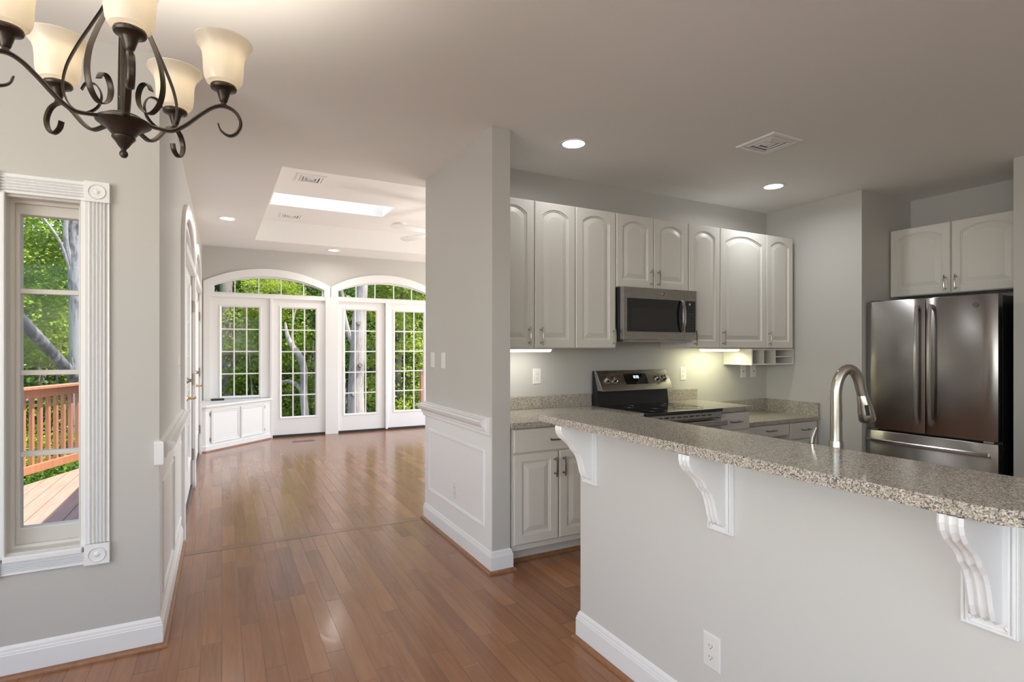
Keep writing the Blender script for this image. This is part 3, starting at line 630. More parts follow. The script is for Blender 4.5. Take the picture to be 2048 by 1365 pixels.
# bar top with rounded corners
def rrect(x0, x1, y0, y1, rads, n=8):
    pts = []
    for (cx, cy, a0), r in zip(((x0, y0, PI), (x1, y0, 1.5*PI), (x1, y1, 0), (x0, y1, .5*PI)), rads):
        ox = cx+r if cx == x0 else cx-r; oy = cy+r if cy == y0 else cy-r
        for k in range(n+1): a = a0+PI/2*k/n; pts.append((ox+r*math.cos(a), oy+r*math.sin(a)))
    return pts
o = MB().poly(lambda a, y, o: (a, y, o), rrect(1.318, 1.690, 0.440, 2.225, (.075, .03, .03, .022)), [], 1.036, 1.068).build('bar_top', 'granite', None, bevel=.005)
tag(o, 'long speckled stone breakfast bar top resting on the half wall', 'countertop')

# corbels under the bar
def corbel(label, yc):
    r = thing('corbel', label, 'corbel', (KX0, yc, .755), 0, 'scrolled corbels under the breakfast bar')
    W = .102
    m = MB().box(-.012, 0, -W/2, W/2, 0, .279)
    for s in (-1, 1):
        for k, wd in ((.046, .006), (.037, .005)): m.box(-.019, -.011, s*k-wd/2, s*k+wd/2, .004, .279)
    m.box(-.017, -.011, -W/2+.004, W/2-.004, .003, .010)
    m.build('back_plate', 'trim', r, bevel=.0015)
    prof = [(-.178, .2785), (-.179, .262), (-.174, .245), (-.160, .226), (-.140, .212), (-.122, .198), (-.108, .182), (-.099, .166), (-.092, .160), (-.078, .145), (-.066, .122), (-.057, .092), (-.050, .062), (-.040, .040), (-.024, .030), (-.010, .028)]
    m = MB(); hw = .024
    secs = [(-1, .0), (-.98, -.001), (-.72, -.006), (-.45, 0.0), (-.38, .0045), (-.2, -.002), (0, -.005), (.2, -.002), (.38, .0045), (.45, 0.0), (.72, -.006), (.98, -.001), (1, 0)]
    rs = []
    for i, (x, z) in enumerate(prof):
        a = Vector(prof[max(0, i-1)]); c = Vector(prof[min(len(prof)-1, i+1)]); T = (c-a).normalized(); nn = Vector((-T.y, T.x))
        if nn.x > 0: nn = -nn
        ring = [(x-nn.x*s2*1.0, sy*hw, z-nn.y*s2) for sy, s2 in secs]
        ring += [(-.005, hw, z if i else .2785), (-.005, -hw, z if i else .2785)]
        rs.append(ring)
    m.rings(rs); m.build('scroll', 'trim', r)
    for s in (-1, 1):
        MB().lathe([(.006, 0), (.006, .004), (.003, .007), (.0005, .008)], 12, (0, 0, 0), 'x').build('bead', 'trim', r, smooth=True)
        kd = kids(r)[-1]
    bs = [k for k in kids(r) if k.name.startswith('bead')]
    for k, s in zip(bs, (-1, 1)): k.location = (-.012, s*.034, .020); k.rotation_euler = (0, 0, PI)
    return r
corbel('scrolled white corbel at the kitchen end of the bar, near the wall end', 2.043)
corbel('scrolled white corbel in the middle, directly above the bar outlet', 1.298)
corbel('scrolled white corbel closest to the viewer, at the bar\'s rounded corner', 0.566)

# sink run behind the half wall
sk = cabinet('sink_cabinet', 'white sink base hidden behind the breakfast bar', 'cabinet', (2.245, 0.44, 0), PI/2, 1.66, .874, .60, [(.01, .54, .14, .86, 0), (.56, 1.09, .14, .86, 0), (1.11, 1.64, .14, .86, 0)], toe=.1)
o = MB().poly(lambda a, y, o: (a, y, o), [(1.622, .43), (2.27, .43), (2.27, 2.11), (1.622, 2.11)], [[(1.80, .72), (2.18, .72), (2.18, 1.40), (1.80, 1.40)]], .876, .914).build('sink_counter', 'granite', None, bevel=.003)
tag(o, 'speckled sink counter below the bar where the faucet stands', 'countertop')
# faucet
fx, fy = 1.715, 1.040
r = thing('faucet', 'brushed nickel high-arc pull-down faucet behind the breakfast bar', 'faucet', (fx, fy, .914))
MB().lathe([(.032, 0), (.032, .004), (.028, .010), (.0265, .05), (.0235, .11), (.0205, .165), (.0195, .172)], 28).build('base', 'nickel', r, smooth=True)
dx = Vector((.93, -.36, 0)).normalized()
pts = [Vector((0, 0, .170)), Vector((0, 0, .24)), Vector((0, 0, .285))]+[Vector((0, 0, .318))+dx*(.043-.043*math.cos(PI*k/14*.94))+Vector((0, 0, .080*math.sin(PI*k/14*.94))) for k in range(0, 15)]
pts.append(pts[-1]+Vector((0, 0, -.020))+dx*.006)
MB().tube(pts, [.0180, .0172, .0165]+[.0160]*14+[.0150, .0150], 16, up=(0, 1, 0)).build('spout', 'nickel', r, smooth=True)
e = pts[-1]; d_ = (Vector((0, 0, -1))+dx*.22).normalized()
MB().tube([e-d_*.004, e+d_*.004, e+d_*.024, e+d_*.050, e+d_*.076, e+d_*.084], [.0145, .0165, .0185, .0225, .0245, .021], 20, up=(0, 1, 0)).build('spray_head', 'nickel', r, smooth=True)
fr = (-Vector((fx, fy, 0))).normalized()
sd = d_.cross(fr).normalized(); cc = e+d_*.046+fr*.0225+sd*.004*-1
MB().add([cc+sd*(a*.0055)+d_*(b_*.017)+fr*c_*.003 for c_ in (-1, 1) for a, b_ in ((-1, -1), (1, -1), (1, 1), (-1, 1))], [(0, 3, 2, 1), (4, 5, 6, 7), (0, 1, 5, 4), (1, 2, 6, 5), (2, 3, 7, 6), (3, 0, 4, 7)]).build('spray_button', 'black', r)
hd = Vector((-.2, 1, 0)).normalized()
lv = [hd*.020+Vector((0, 0, .075)), hd*.040+Vector((0, 0, .082)), hd*.066+Vector((0, 0, .105)), hd*.075+Vector((0, 0, .140)), hd*.070+Vector((0, 0, .175)), hd*.058+Vector((0, 0, .208))]
MB().tube(lv, [.013, .011, .0085, .0080, .0078, .0060], 12, flat=.75).build('lever_handle', 'nickel', r, smooth=True)

# ------------------------------------------------------------------ microwave
r = thing('microwave', 'stainless over-the-range microwave with black door glass', 'microwave', (2.660, 3.640, 1.442))
mx0, mx1 = 0.001, .755
MB().box(mx0, mx1, -.385, -.002, .004, .404).build('housing', 'black', r, bevel=.003)
yd = -.425
D = MB().poly(lambda a, z, o: (a, yd+o, z), [(0, .004), (.620, .004), (.620, .404), (0, .404)], [[(.034, .066), (.606, .066), (.606, .318), (.034, .318)]], 0, .040).build('door', 'steel', r, bevel=.002)
MB().box(.034, .606, yd+.004, yd+.03, .066, .318).build('door_glass', 'blackglass', D)
MB().box(.075, .500, yd+.0025, yd+.006, .088, .248).build('window_screen', 'winglass', D)
m = MB(); pts = [(.590, yd-.006-.030*math.sin(PI*k/12)**.6, .070+.248*k/12) for k in range(13)]
m.ribbon(pts, .030, .010, (1, 0, 0)); m.build('handle', 'steelv', r, smooth=True)
P_ = MB().box(.622, .755, yd, yd+.040, .004, .404).build('control_frame', 'steel', r, bevel=.002)
cp = MB().box(.630, .740, yd-.002, yd+.01, .066, .318).build('control_panel', 'blackglass', r)
m = MB()
for i in range(3):
    for j in range(6): m.box(.652+i*.026, .664+i*.026, yd-.0028, yd-.0015, .092+j*.024, .098+j*.024)
m.build('key_print', simple('faint_key_print', (.10, .10, .10), .5, vary=.02), cp)
MB().lathe([(.009, 0), (.009, .002)], 16, (.676, yd-.0042, .292), 'y').build('start_key', 'cream', cp)
MB().box(.03, .72, -.40, -.03, -.012, .006).build('bottom_grille', 'steel', r)
def badge(parent, P, s, mat='steelv'):
    m = MB()
    ringp = [P(s*math.cos(a), s*math.sin(a)) for a in [2*PI*k/28 for k in range(28)]]
    k = len(ringp); rs = []
    for i, p in enumerate(ringp): rs.append(p)
    m.tube(rs+[rs[0]], s*.09, 6)
    for ph in (0, PI/2, PI, 1.5*PI):
        c = [P(s*(.35+.45*t_)*math.cos(ph+2.2*t_), s*(.35+.45*t_)*math.sin(ph+2.2*t_)) for t_ in [q/8 for q in range(9)]]
        m.tube(c, s*.07, 6)
    m.tube([P(-s*.35, -.1*s), P(-s*.1, s*.3), P(s*.05, -s*.3), P(s*.35, .2*s)], s*.08, 6)
    m.build('badge', mat, parent, smooth=True)
badge(r, lambda a, z: (.400+a, yd-.001, .362+z), .014, 'steel')

# ------------------------------------------------------------------ range
r = thing('range', 'stainless electric range with black glass cooktop and backguard clock', 'range', (2.664, 3.615, 0))
W = .752
MB().box(0, W, -.620, -.03, .06, .895).box(.03, W-.03, -.58, -.06, 0, .06).build('body', 'black', r, bevel=.003)
MB().box(-.002, W+.002, -.665, -.085, .895, .917).build('cooktop', 'blackglass', r, bevel=.006)
for cx, cy, rr in ((.20, -.50, .095), (.55, -.50, .115), (.20, -.24, .08), (.55, -.24, .08)):
    ring = [(cx+rr*math.cos(a), cy+rr*math.sin(a), .9176) for a in [2*PI*k/32 for k in range(33)]]; MB().ribbon(ring, .0016, .0004, (0, 0, 1)).build('burner_ring', 'winglass', r)
# backguard: black riser and a sloped stainless fascia
MB().rings([[(x, -.085, .915), (x, -.045, 1.195), (x, -.002, 1.195), (x, -.002, .90), (x, -.085, .90)] for x in (.0, W)]).build('backguard', 'black', r, bevel=.002)
TZt, TYt, BZ, BY = 1.197, -.052, 1.036, -.142
Fg = MB().rings([[(x, BY, BZ), (x, TYt, TZt), (x, TYt+.03, TZt), (x, -.075, BZ)] for x in (-.001, W+.001)]).build('control_fascia', 'steel', r, bevel=.003)
nrm_ = Vector((0, -(TZt-BZ), (TYt-BY)*-1)).normalized(); nrm_ = Vector((0, -(TZt-BZ), (TYt-BY))).normalized(); up_ = Vector((0, TYt-BY, TZt-BZ)).normalized()
nf = Vector((0, -up_.z, up_.y))
def FP(x, s, o): v = Vector((x, BY, BZ))+up_*s+nf*o; return (v.x, v.y, v.z)
SL = (Vector((TYt-BY, TZt-BZ))).length
dsp = MB().poly(lambda a, z, o: FP(a, z, o), [(.262, .055), (.500, .055), (.500, .150), (.262, .150)], [], -.004, .002).build('display', 'blackglass', Fg)
def seg(ch, x, z, w, h, t, m):
    on = {'1': 'bc', '2': 'abged', '3': 'abgcd', ':': ''}[ch]
    R = {'a': (0, w, h-t, h), 'g': (0, w, h/2-t/2, h/2+t/2), 'd': (0, w, 0, t), 'b': (w-t, w, h/2, h), 'c': (w-t, w, 0, h/2), 'e': (0, t, 0, h/2), 'f': (0, t, h/2, h)}
    L_ = [R[c] for c in on] if ch != ':' else [(w*.4, w*.4+t, h*.22, h*.22+t), (w*.4, w*.4+t, h*.66, h*.66+t)]
    for a, b_, c, d in L_: m.poly(lambda p, q, o: FP(p, q, o), [(x+a, z+c), (x+b_, z+c), (x+b_, z+d), (x+a, z+d)], [], .0018, .0028)
m = MB()
for ch, x in (('1', .352), ('2', .367), (':', .380), ('3', .387), ('3', .402)): seg(ch, x, .108, .011 if ch != ':' else .006, .024, .0026, m)
m.build('clock_digits', 'led', dsp)
m = MB()
for k in range(7):
    m.poly(lambda p, q, o: FP(p, q, o), [(.275+k*.030, .068), (.289+k*.030, .068), (.289+k*.030, .071), (.275+k*.030, .071)], [], .0018, .0024)
m.build('key_print', 'winglass', dsp)
for kx in (.078, .152, .610, .684):
    k_ = MB()
    prof = [(.031, .0), (.031, .003), (.026, .005), (.0235, .010), (.0215, .026), (.019, .030), (.0005, .031)]
    for i_, (rr, hh) in enumerate(prof): pass
    rs = [[Vector(FP(kx, .100, hh))+Vector((1, 0, 0))*rr*math.cos(2*PI*j/24)+up_*rr*math.sin(2*PI*j/24) for j in range(24)] for rr, hh in prof]
    k_.rings(rs); k_.poly(lambda p, q, o: FP(p, q, o), [(kx-.004, .080), (kx+.004, .080), (kx+.004, .120), (kx-.004, .120)], [], .028, .036)
    k_.build('knob', 'steelv', r, smooth=True)
FR = MB().box(.004, W-.004, -.652, -.620, .235, .845).build('oven_door', 'steel', r, bevel=.004)
MB().box(.09, W-.09, -.655, -.645, .36, .72).build('oven_glass', 'blackglass', FR)
m = MB().box(.0, W, -.655, -.62, .848, .893); m.build('vent_trim', 'steel', r, bevel=.002)
for k in range(9): x = .10+k*.062; MB().box(x, x+.040, -.657, -.650, .868, .876).build('vent_slot', 'dark', r)
m = MB(); m.box(.03, .055, -.705, -.652, .800, .828).box(W-.055, W-.03, -.705, -.652, .800, .828); m.box(.012, W-.012, -.722, -.700, .794, .836)
m.build('door_handle', 'steel', r, bevel=.006)
MB().box(.004, W-.004, -.648, -.620, .07, .228).build('storage_drawer', 'steel', r, bevel=.004)

# ------------------------------------------------------------------ refrigerator (faces -X)
r = thing('refrigerator', 'stainless french-door refrigerator with bottom freezer drawer in the alcove', 'refrigerator', (4.955, 2.707, 0), -PI/2)
FWd = .905
MB().box(.004, FWd-.004, .012, .63, .03, 1.765).box(.04, FWd-.04, .06, .6, 0, .03).build('cabinet_body', 'black', r, bevel=.004)
def fdoor(name, x0, x1, z0, z1):
    n = 10; rs = []
    for z, ins in ((z0, .004), (z0+.006, 0), (z1-.006, 0), (z1, .004)):
        ring = [(x0+ins, .008, z)]
        for k in range(n+1):
            q = k/n; x = x0+(x1-x0)*q; gx = (x/FWd-.5)*2
            edge = min(q, 1-q)*(x1-x0); rd = .010*(1-min(1, edge/.012))**2
            ring.append((min(max(x, x0+ins), x1-ins), -.070-.010*(1-gx*gx)+rd+ins, z))
        ring.append((x1-ins, .008, z)); rs.append(ring)
    return MB().rings(rs).build(name, 'fridge', r, smooth=True)
M['fridge'] = steel('fridge_steel', (0.40, 0.385, 0.375), 0.24, (1, 1, 1), .85)
M['fridge'].node_tree.nodes['Principled BSDF'].inputs['Anisotropic Rotation'].default_value = 0.25
dl = fdoor('door', .003, .4485, .706, 1.775); dr2 = fdoor('door', .4555, FWd-.003, .706, 1.775); df = fdoor('freezer_drawer', .003, FWd-.003, .045, .688)
for d_o, x in ((dl, .4485-.043), (dr2, .4555+.043)):
    m = MB(); pts = [(x, -.104-.030*math.sin(PI*k/16)**.7, .775+.945*k/16) for k in range(17)]
    m.ribbon(pts, [.026]*17, .013, (1, 0, 0)); m.box(x-.011, x+.011, -.108, -.076, .776, .80).box(x-.011, x+.011, -.108, -.076, 1.695, 1.719)
    m.build('handle', 'steelv', d_o, smooth=True)
m = MB(); pts = [(.030+.830*k/16, -.106-.028*math.sin(PI*k/16)**.7, .610) for k in range(17)]
m.ribbon(pts, [.030]*17, .013, (0, 0, 1)); m.box(.032, .055, -.108, -.072, .598, .622).box(.836, .858, -.108, -.072, .598, .622); m.build('handle', 'steelv', df, smooth=True)
badge(dr2, lambda a, z: (.775+a, -.0775, 1.700+z), .018, 'steel')
for x in (.03, FWd-.09): MB().box(x, x+.06, -.055, .02, .690, .703).build('hinge', 'steelv', r)
for x in (.03, FWd-.10): MB().box(x, x+.07, -.05, .05, 1.766, 1.785).build('hinge_cover', 'black', r, bevel=.003)

# ------------------------------------------------------------------ plates
def outlet(label, P, a, z, kind='outlet', loc=None, group=None):
    base = Vector(P(a, z, 0)); nm = 'wall_outlet' if kind == 'outlet' else ('light_switch' if kind == 'switch' else 'phone_jack')
    r = thing(nm, label, {'outlet': 'outlet', 'switch': 'light switch', 'jack': 'phone jack'}[kind], base)
    Q = lambda p, q, o: tuple(Vector(P(a+p, z+q, o))-base)
    w_, h_ = .037, .060
    def L(i, o): return [Q(-w_+i, -h_+i, o), Q(w_-i, -h_+i, o), Q(w_-i, h_-i, o), Q(-w_+i, h_-i, o)]
    MB().rings([L(0, 0), L(0, .002), L(.004, .0055)]).build('cover_plate', 'plate', r)
    if kind == 'outlet':
        for s in (-1, 1):
            c = s*.0195; pts = [(.0165*math.cos(t_), c+max(-.0125, min(.0125, .0165*math.sin(t_)))) for t_ in [2*PI*k/24 for k in range(24)]]
            so = MB().poly(Q, pts, [], .005, .0075).build('socket', 'plate', r)
            m = MB()
            for x0, x1, y0, y1 in ((-.0075, -.0055, -.002, .006), (.0055, .0075, -.001, .006), (-.002, .002, -.009, -.0055)):
                m.poly(Q, [(x0, c+y0), (x1, c+y0), (x1, c+y1), (x0, c+y1)], [], .0074, .0079)
            m.build('slot', 'dark', so)
    elif kind == 'switch':
        MB().poly(Q, [(-.005, -.012), (.005, -.012), (.005, .012), (-.005, .012)], [], .005, .007).build('toggle_frame', 'plate', r)
        m = MB(); m.add([Q(-.0035, -.004, .006), Q(.0035, -.004, .006), Q(.0035, .004, .006), Q(-.0035, .004, .006), Q(-.003, .005, .017), Q(.003, .005, .017), Q(.003, .010, .016), Q(-.003, .010, .016)],
              [(0, 3, 2, 1), (4, 5, 6, 7), (0, 1, 5, 4), (1, 2, 6, 5), (2, 3, 7, 6), (3, 0, 4, 7)]); m.build('toggle', 'plate', r)
    else:
        MB().poly(Q, [(-.006, -.006), (.006, -.006), (.006, .006), (-.006, .006)], [], .005, .006).build('jack_hole', 'dark', r)
    return r
PK = YF(3.64, -1)
outlet('white duplex outlet on the kitchen wall under the white cabinet light', PK, 2.157, 1.163)
outlet('white duplex outlet between the range and the yellow cabinet light', PK, 3.697, 1.150)
outlet('white phone jack plate under the letter cubby, left of its twin', PK, 4.497, 1.155, 'jack')
outlet('white plate near the corner under the letter cubby', PK, 4.640, 1.155, 'jack')
outlet('white duplex outlet low on the freestanding wall end panel', XF(1.462, -1), 3.598, 0.374)
outlet('light switch nearer the far room on the freestanding wall end', XF(1.462, -1), 4.064, 1.287, 'switch')
outlet('light switch nearer the kitchen on the freestanding wall end', XF(1.462, -1), 3.835, 1.287, 'switch')
outlet('large white duplex outlet on the breakfast bar half wall', XF(KX0, -1), 1.342, 0.327)
outlet('light switch on the left wall just before the french doors', XF(LX, 1), 4.25, 1.26, 'switch')

# ------------------------------------------------------------------ window seat cabinet and what lies on it
ang = math.atan2(.81, .845); ox, oy = -.190, 8.280
ws = thing('window_seat', 'low white built-in window seat cabinet set at an angle in the corner', 'window seat', (ox, oy, 0))
body = [(-.253, 8.272), (-.19, 8.28), (.652, 9.088), (.652, 9.12), (-.253, 9.12)]
MB().poly(lambda a, y, o: (a, y, o), body, [], 0, .596).build('carcass', 'trim', ws, world=True)
MB().poly(lambda a, y, o: (a, y, o), [(-.253, 8.235), (-.175, 8.245), (.685, 9.05), (.685, 9.115), (-.253, 9.115)], [], .597, .625).build('seat_top', 'trim', ws, world=True, bevel=.006)
MB().sweep([(-.253, 8.272), (-.19, 8.28), (.652, 9.088)][::-1], [(0, .555), (.010, .558), (.012, .575), (.022, .585), (.026, .596), (0, .597)]).build('cove_molding', 'trim', ws, world=True)
MB().sweep([(-.253, 8.272), (-.19, 8.28), (.652, 9.088)][::-1], [(0, 0), (.012, 0), (.012, .075), (.006, .088), (0, .090)]).build('base_molding', 'trim', ws, world=True)
MB().sweep([(-.253, 8.272), (-.19, 8.28), (.652, 9.088)][::-1], [(.012, 0), (.030, 0), (.029, .008), (.022, .016), (.012, .018)]).build('shoe_molding', 'shoe', ws, world=True)
R2 = lambda x, y, z: (x*math.cos(ang)-y*math.sin(ang), x*math.sin(ang)+y*math.cos(ang), z)
for x0, x1, hx in ((.080, .562, .074), (.585, 1.035, 1.041)):
    PD = lambda a, z, o: R2(a, -o, z)
    d_ = MB().poly(PD, [(x0, .108), (x1, .108), (x1, .550), (x0, .550)], [], 0, .010).build('door', 'trim', ws)
    MB().frame(PD, x0, x1, .108, .550, [(0, .016), (.006, .022), (.014, .020), (.022, .014), (.030, .018), (.038, .013)], base=.009).build('door_molding', 'trim', d_)
    for z in (.16, .50): MB().poly(PD, [(hx-.006, z-.022), (hx+.006, z-.022), (hx+.006, z+.022), (hx-.006, z+.022)], [], 0, .016).build('hinge', 'hinge', d_)
o = MB().box(-.085, .085, -.05, .05, 0, .026).build('router', 'black_box', None, bevel=.006); o.location = (-.055, 9.01, .6255); o.rotation_euler = (0, 0, .1)
o.name = 'black_box'; tag(o, 'small flat black electronic box lying on the white window seat', 'electronic box')

# ------------------------------------------------------------------ recessed lights, vents, register, detector
def can_light(label, x, y, power, col=(1.0, .96, .90)):
    z = zc(y); r = thing('recessed_light', label, 'ceiling light', (x, y, z))
    MB().lathe([(.072, .0), (.094, -.001), (.094, -.006), (.074, -.004), (.070, .004), (.066, .030), (.070, .030)], 40, caps=(False, False)).build('trim_ring', 'trim', r, smooth=True)
    MB().lathe([(.0005, -.0025), (.071, -.0025), (.071, .0), (.0005, .0)], 40, caps=(False, False)).build('lamp_lens', 'diffuser', r)
    l = spot_down('can_light', (x, y, z-.012), power, .13, col, 165); return r
can_light('recessed ceiling light above the wall cabinets beside the freestanding wall end', 2.063, 3.005, 2.2, (.97, .98, 1.0))
can_light('recessed ceiling light near the right kitchen wall', 4.087, 3.007, 5, (.93, .97, 1.0))
can_light('recessed ceiling light near the left arched french doors', 0.056, 6.80, 5)
can_light('recessed ceiling light in front of the arched bays, far from the viewer', 1.50, 8.58, 4)
def vent(label, x, y, z, s, n=3):
    r = thing('ceiling_vent', label, 'ceiling vent', (x, y, z))
    P = lambda a, b_, o: (a, b_, -o)
    MB().frame(P, -s, s, -s, s, [(0, .003), (.004, .008), (.026, .009), (.032, .004)], base=0).build('frame', 'trim', r)
    MB().box(-s+.02, s-.02, -s+.02, s-.02, -.0008, .0).build('duct_opening', 'dark', r)
    for k in range(n):
        q = s-.036-k*(s-.036)/(n+.2)
        MB().frame(P, -q, q, -q, q, [(0, .0035), (.002, .0045), (.021, .0125), (.022, .011)], base=.0015).build('louver_ring', 'trim', r)
    q = s-.036-n*(s-.036)/(n+.2)
    MB().box(-max(q, .015), max(q, .015), -max(q, .015), max(q, .015), -.008, -.002).build('center_plate', 'trim', r)
    return r
vent('square louvered ceiling vent in the kitchen between the two lights', 3.205, 2.392, 2.74, .146)
vent('louvered vent in the tray recess, on the viewer\'s side of the skylight', .82, 6.00, TZ, .142)
vent('louvered vent in the tray recess, beyond the skylight', .82, 7.80, TZ, .142)
fr_ = thing('floor_register', 'small metal floor register in front of the first glass door', 'floor vent', (1.075, 8.62, 0))
MB().frame(lambda a, b_, o: (a, b_, o), -.155, .155, -.055, .055, [(0, .002), (.003, .004), (.012, .004)], base=.0005).build('frame', 'header', fr_)
m = MB().box(-.142, .142, -.043, .043, .0005, .0014); m.build('opening', 'dark', fr_)
m = MB()
for k in range(14): m.box(-.138+k*.0205, -.128+k*.0205, -.043, .043, .0014, .003)
m.build('grille', 'hinge', fr_)
o = MB().lathe([(.0005, -.030), (.045, -.030), (.062, -.022), (.065, 0), (.0005, 0)], 32).build('smoke_detector', 'plate', None, smooth=True)
o.location = (2.24, 7.55, TZ); tag(o, 'small round white smoke detector on the tray ceiling past the skylight', 'smoke detector')
# ceiling fan: only blade tips show past the wall end
cf = thing('ceiling_fan', 'white ceiling fan whose blade shows past the freestanding wall end', 'ceiling fan', (2.42, 6.34, 2.80))
MB().lathe([(.0005, -.10), (.06, -.095), (.10, -.05), (.11, 0), (.09, .05), (.035, .07), (.018, .08), (.016, .25), (.06, .30), (.065, .349), (.0005, .349)], 32).build('motor', 'trim', cf, smooth=True)
a0 = math.atan2(6.96-6.34, 2.07-2.42)
for k in range(5):
    a = a0+k*2*PI/5; c_, s_2 = math.cos(a), math.sin(a); m = MB()
    out = [(.16, -.045), (.66, -.065), (.705, -.045), (.715, 0), (.705, .045), (.66, .065), (.16, .045)]
    vs = []
    for dz in (-.004, .004): vs += [(x*c_-y*s_2, x*s_2+y*c_, dz+y*.22) for x, y in out]
    n = len(out); m.add(vs, [tuple(range(n-1, -1, -1)), tuple(range(n, 2*n))]+[(i, (i+1) % n, n+(i+1) % n, n+i) for i in range(n)])
    m.box(0, .001, 0, .001, 0, .001) if False else None
    bl = m.build('blade', 'trim', cf)
    MB().tube([(.09*c_, .09*s_2, 0), (.19*c_, .19*s_2, -.004)], .012, 8).build('blade_arm', 'nickel', bl)
MB().lathe([(.0005, -.20), (.05, -.195), (.085, -.17), (.10, -.14), (.085, -.10), (.05, -.095)], 28).build('added_globe', 'frosted', cf, smooth=True)  # globe added to the fan, out of view, to go with the fill lamp
l = bpy.data.lights.new('fan_fill', 'POINT'); l.energy = 8; l.color = (1.0, .95, .88); l.shadow_soft_size = .09  # unseen lamp added to brighten the far room
lo = bpy.data.objects.new('fan_fill', l); COL.objects.link(lo); lo.location = (2.42, 6.34, 2.44)
# under-cabinet lights
def tube_light(label, x0, x1, mat, col, power, dx=0):
    r = thing('undercabinet_light', label, 'cabinet light', ((x0+x1)/2, 3.42, 1.378))
    w2 = (x1-x0)/2
    MB().box(-w2, w2, -.045, .045, -.006, 0).build('housing', 'plate', r, bevel=.001)
    MB().rings([[(x, .034*math.cos(PI*k/10), -.006-.020*math.sin(PI*k/10)) for k in range(11)] for x in (-w2+.004, w2-.004)]).build('lens', mat, r, smooth=True)
    area('undercabinet_glow', ((x0+x1)/2, 3.43, 1.348), (0, .25, -1), x1-x0, .05, power, col)
tube_light('glowing white light bar under the cabinets beside the freestanding wall end', 1.60, 2.135, 'tubeW', (1, .97, .9), 1.5)
tube_light('glowing yellowish light bar under the cabinets right of the microwave', 3.70, 4.14, 'tubeY', (1, .97, .62), 2.2)

# ------------------------------------------------------------------ chandelier
CX, CY, CZ = -0.243, 1.864, 2.097
ch = thing('chandelier', 'bronze scroll chandelier with five frosted bell shades', 'chandelier', (CX, CY, CZ))
H0 = -.095
MB().lathe([(.0005, -.184), (.006, -.183), (.0105, -.176), (.0105, -.170), (.006, -.163), (.008, -.158), (.013, -.152), (.020, -.140), (.028, -.131), (.029, -.127), (.026, -.124), (.034, -.114), (.043, -.102), (.058, -.094), (.066, -.088), (.067, -.083), (.060, -.078), (.046, -.076), (.046, -.070), (.040, -.066), (.0005, -.066)], 40).build('bowl', 'bronze', ch, smooth=True)
MB().tube([(0, 0, -.07), (0, 0, .40)], .0085, 16).lathe([(.0085, .29), (.022, .30), (.026, .315), (.022, .33), (.0085, .345)], 24).build('stem', 'bronze', ch, smooth=True)
MB().lathe([(.0005, .58), (.012, .585), (.030, .60), (.060, .63), (.063, 2.74-CZ), (.0005, 2.74-CZ)], 32).build('canopy', 'bronze', ch, smooth=True)
lk = MB()
for k in range(6):
    z = .40+.030*k; ring = [(.010*math.cos(t_)*(1 if k % 2 else 0), .010*math.cos(t_)*(0 if k % 2 else 1), z+.015+.019*math.sin(t_)) for t_ in [2*PI*q/16 for q in range(17)]]
    lk.tube(ring, .0022, 6)
lk.build('chain', 'bronze', ch, smooth=True)
def cr(pts, n=8):
    out = []; P = [Vector(p) for p in pts]
    for i in range(len(P)-1):
        p0, p1, p2, p3 = P[max(i-1, 0)], P[i], P[i+1], P[min(i+2, len(P)-1)]
        for k in range(n):
            t_ = k/n; out.append(.5*((2*p1)+(-p0+p2)*t_+(2*p0-5*p1+4*p2-p3)*t_*t_+(-p0+3*p1-3*p2+p3)*t_**3))
    out.append(P[-1]); return out
PH = math.radians(280.3)
arm2 = cr([(.040, -.082), (.075, -.088), (.115, -.092), (.150, -.072), (.190, -.034), (.222, -.008), (.250, 0.0), (.280, -.012), (.296, -.042), (.288, -.072), (.266, -.086), (.244, -.074), (.236, -.054)])
scr2 = cr([(.098, -.008), (.086, .012), (.064, .010), (.052, -.016), (.058, -.046), (.078, -.066), (.102, -.070), (.128, -.048), (.140, -.005), (.132, .050), (.108, .110), (.078, .170), (.048, .230), (.026, .285), (.020, .315)])
for k in range(5):
    a = PH+k*2*PI/5; er = Vector((math.cos(a), math.sin(a), 0)); et = Vector((-math.sin(a), math.cos(a), 0))
    pts = [er*r_+Vector((0, 0, z)) for r_, z in arm2]; n = len(pts)
    wd = [.017]*n; th_l = [.0085 if i < n*.75 else .0085-.0045*(i-n*.75)/(n*.25) for i in range(n)]
    am = MB().ribbon(pts, wd, th_l, et).build('arm', 'bronze', ch, smooth=True)
    c0 = er*.250
    MB().lathe([(.009, .002), (.007, .010), (.010, .013), (.012, .020), (.018, .040), (.022, .045), (.034, .049), (.036, .054), (.034, .060), (.030, .062), (.0005, .060)], 28, (c0.x, c0.y, 0)).build('cup', 'bronze', am, smooth=True)
    sp_ = [(.031, .060), (.044, .066), (.050, .080), (.0525, .100), (.053, .125), (.055, .148), (.061, .165), (.071, .178), (.077, .188), (.076, .192), (.068, .180), (.058, .166), (.052, .148), (.050, .125), (.0495, .100), (.047, .082), (.041, .069), (.031, .063)]
    shd = MB().lathe([(r_*1.02, z) for r_, z in sp_], 40, (c0.x, c0.y, 0), caps=(False, False)).build('shade', 'frosted', ch, smooth=True)
    l = bpy.data.lights.new('bulb', 'POINT'); l.energy = 7.5; l.color = (1.0, .90, .74); l.shadow_soft_size = .026
    lo = bpy.data.objects.new('bulb', l); COL.objects.link(lo); lo.location = Vector((CX, CY, CZ))+c0+Vector((0, 0, .140))
    a2 = a+PI/5; er = Vector((math.cos(a2), math.sin(a2), 0)); et = Vector((-math.sin(a2), math.cos(a2), 0))
    pts = [er*r_+Vector((0, 0, z)) for r_, z in scr2]
    MB().ribbon(pts, .017, .0034, et).build('scroll', 'bronze', ch, smooth=True)

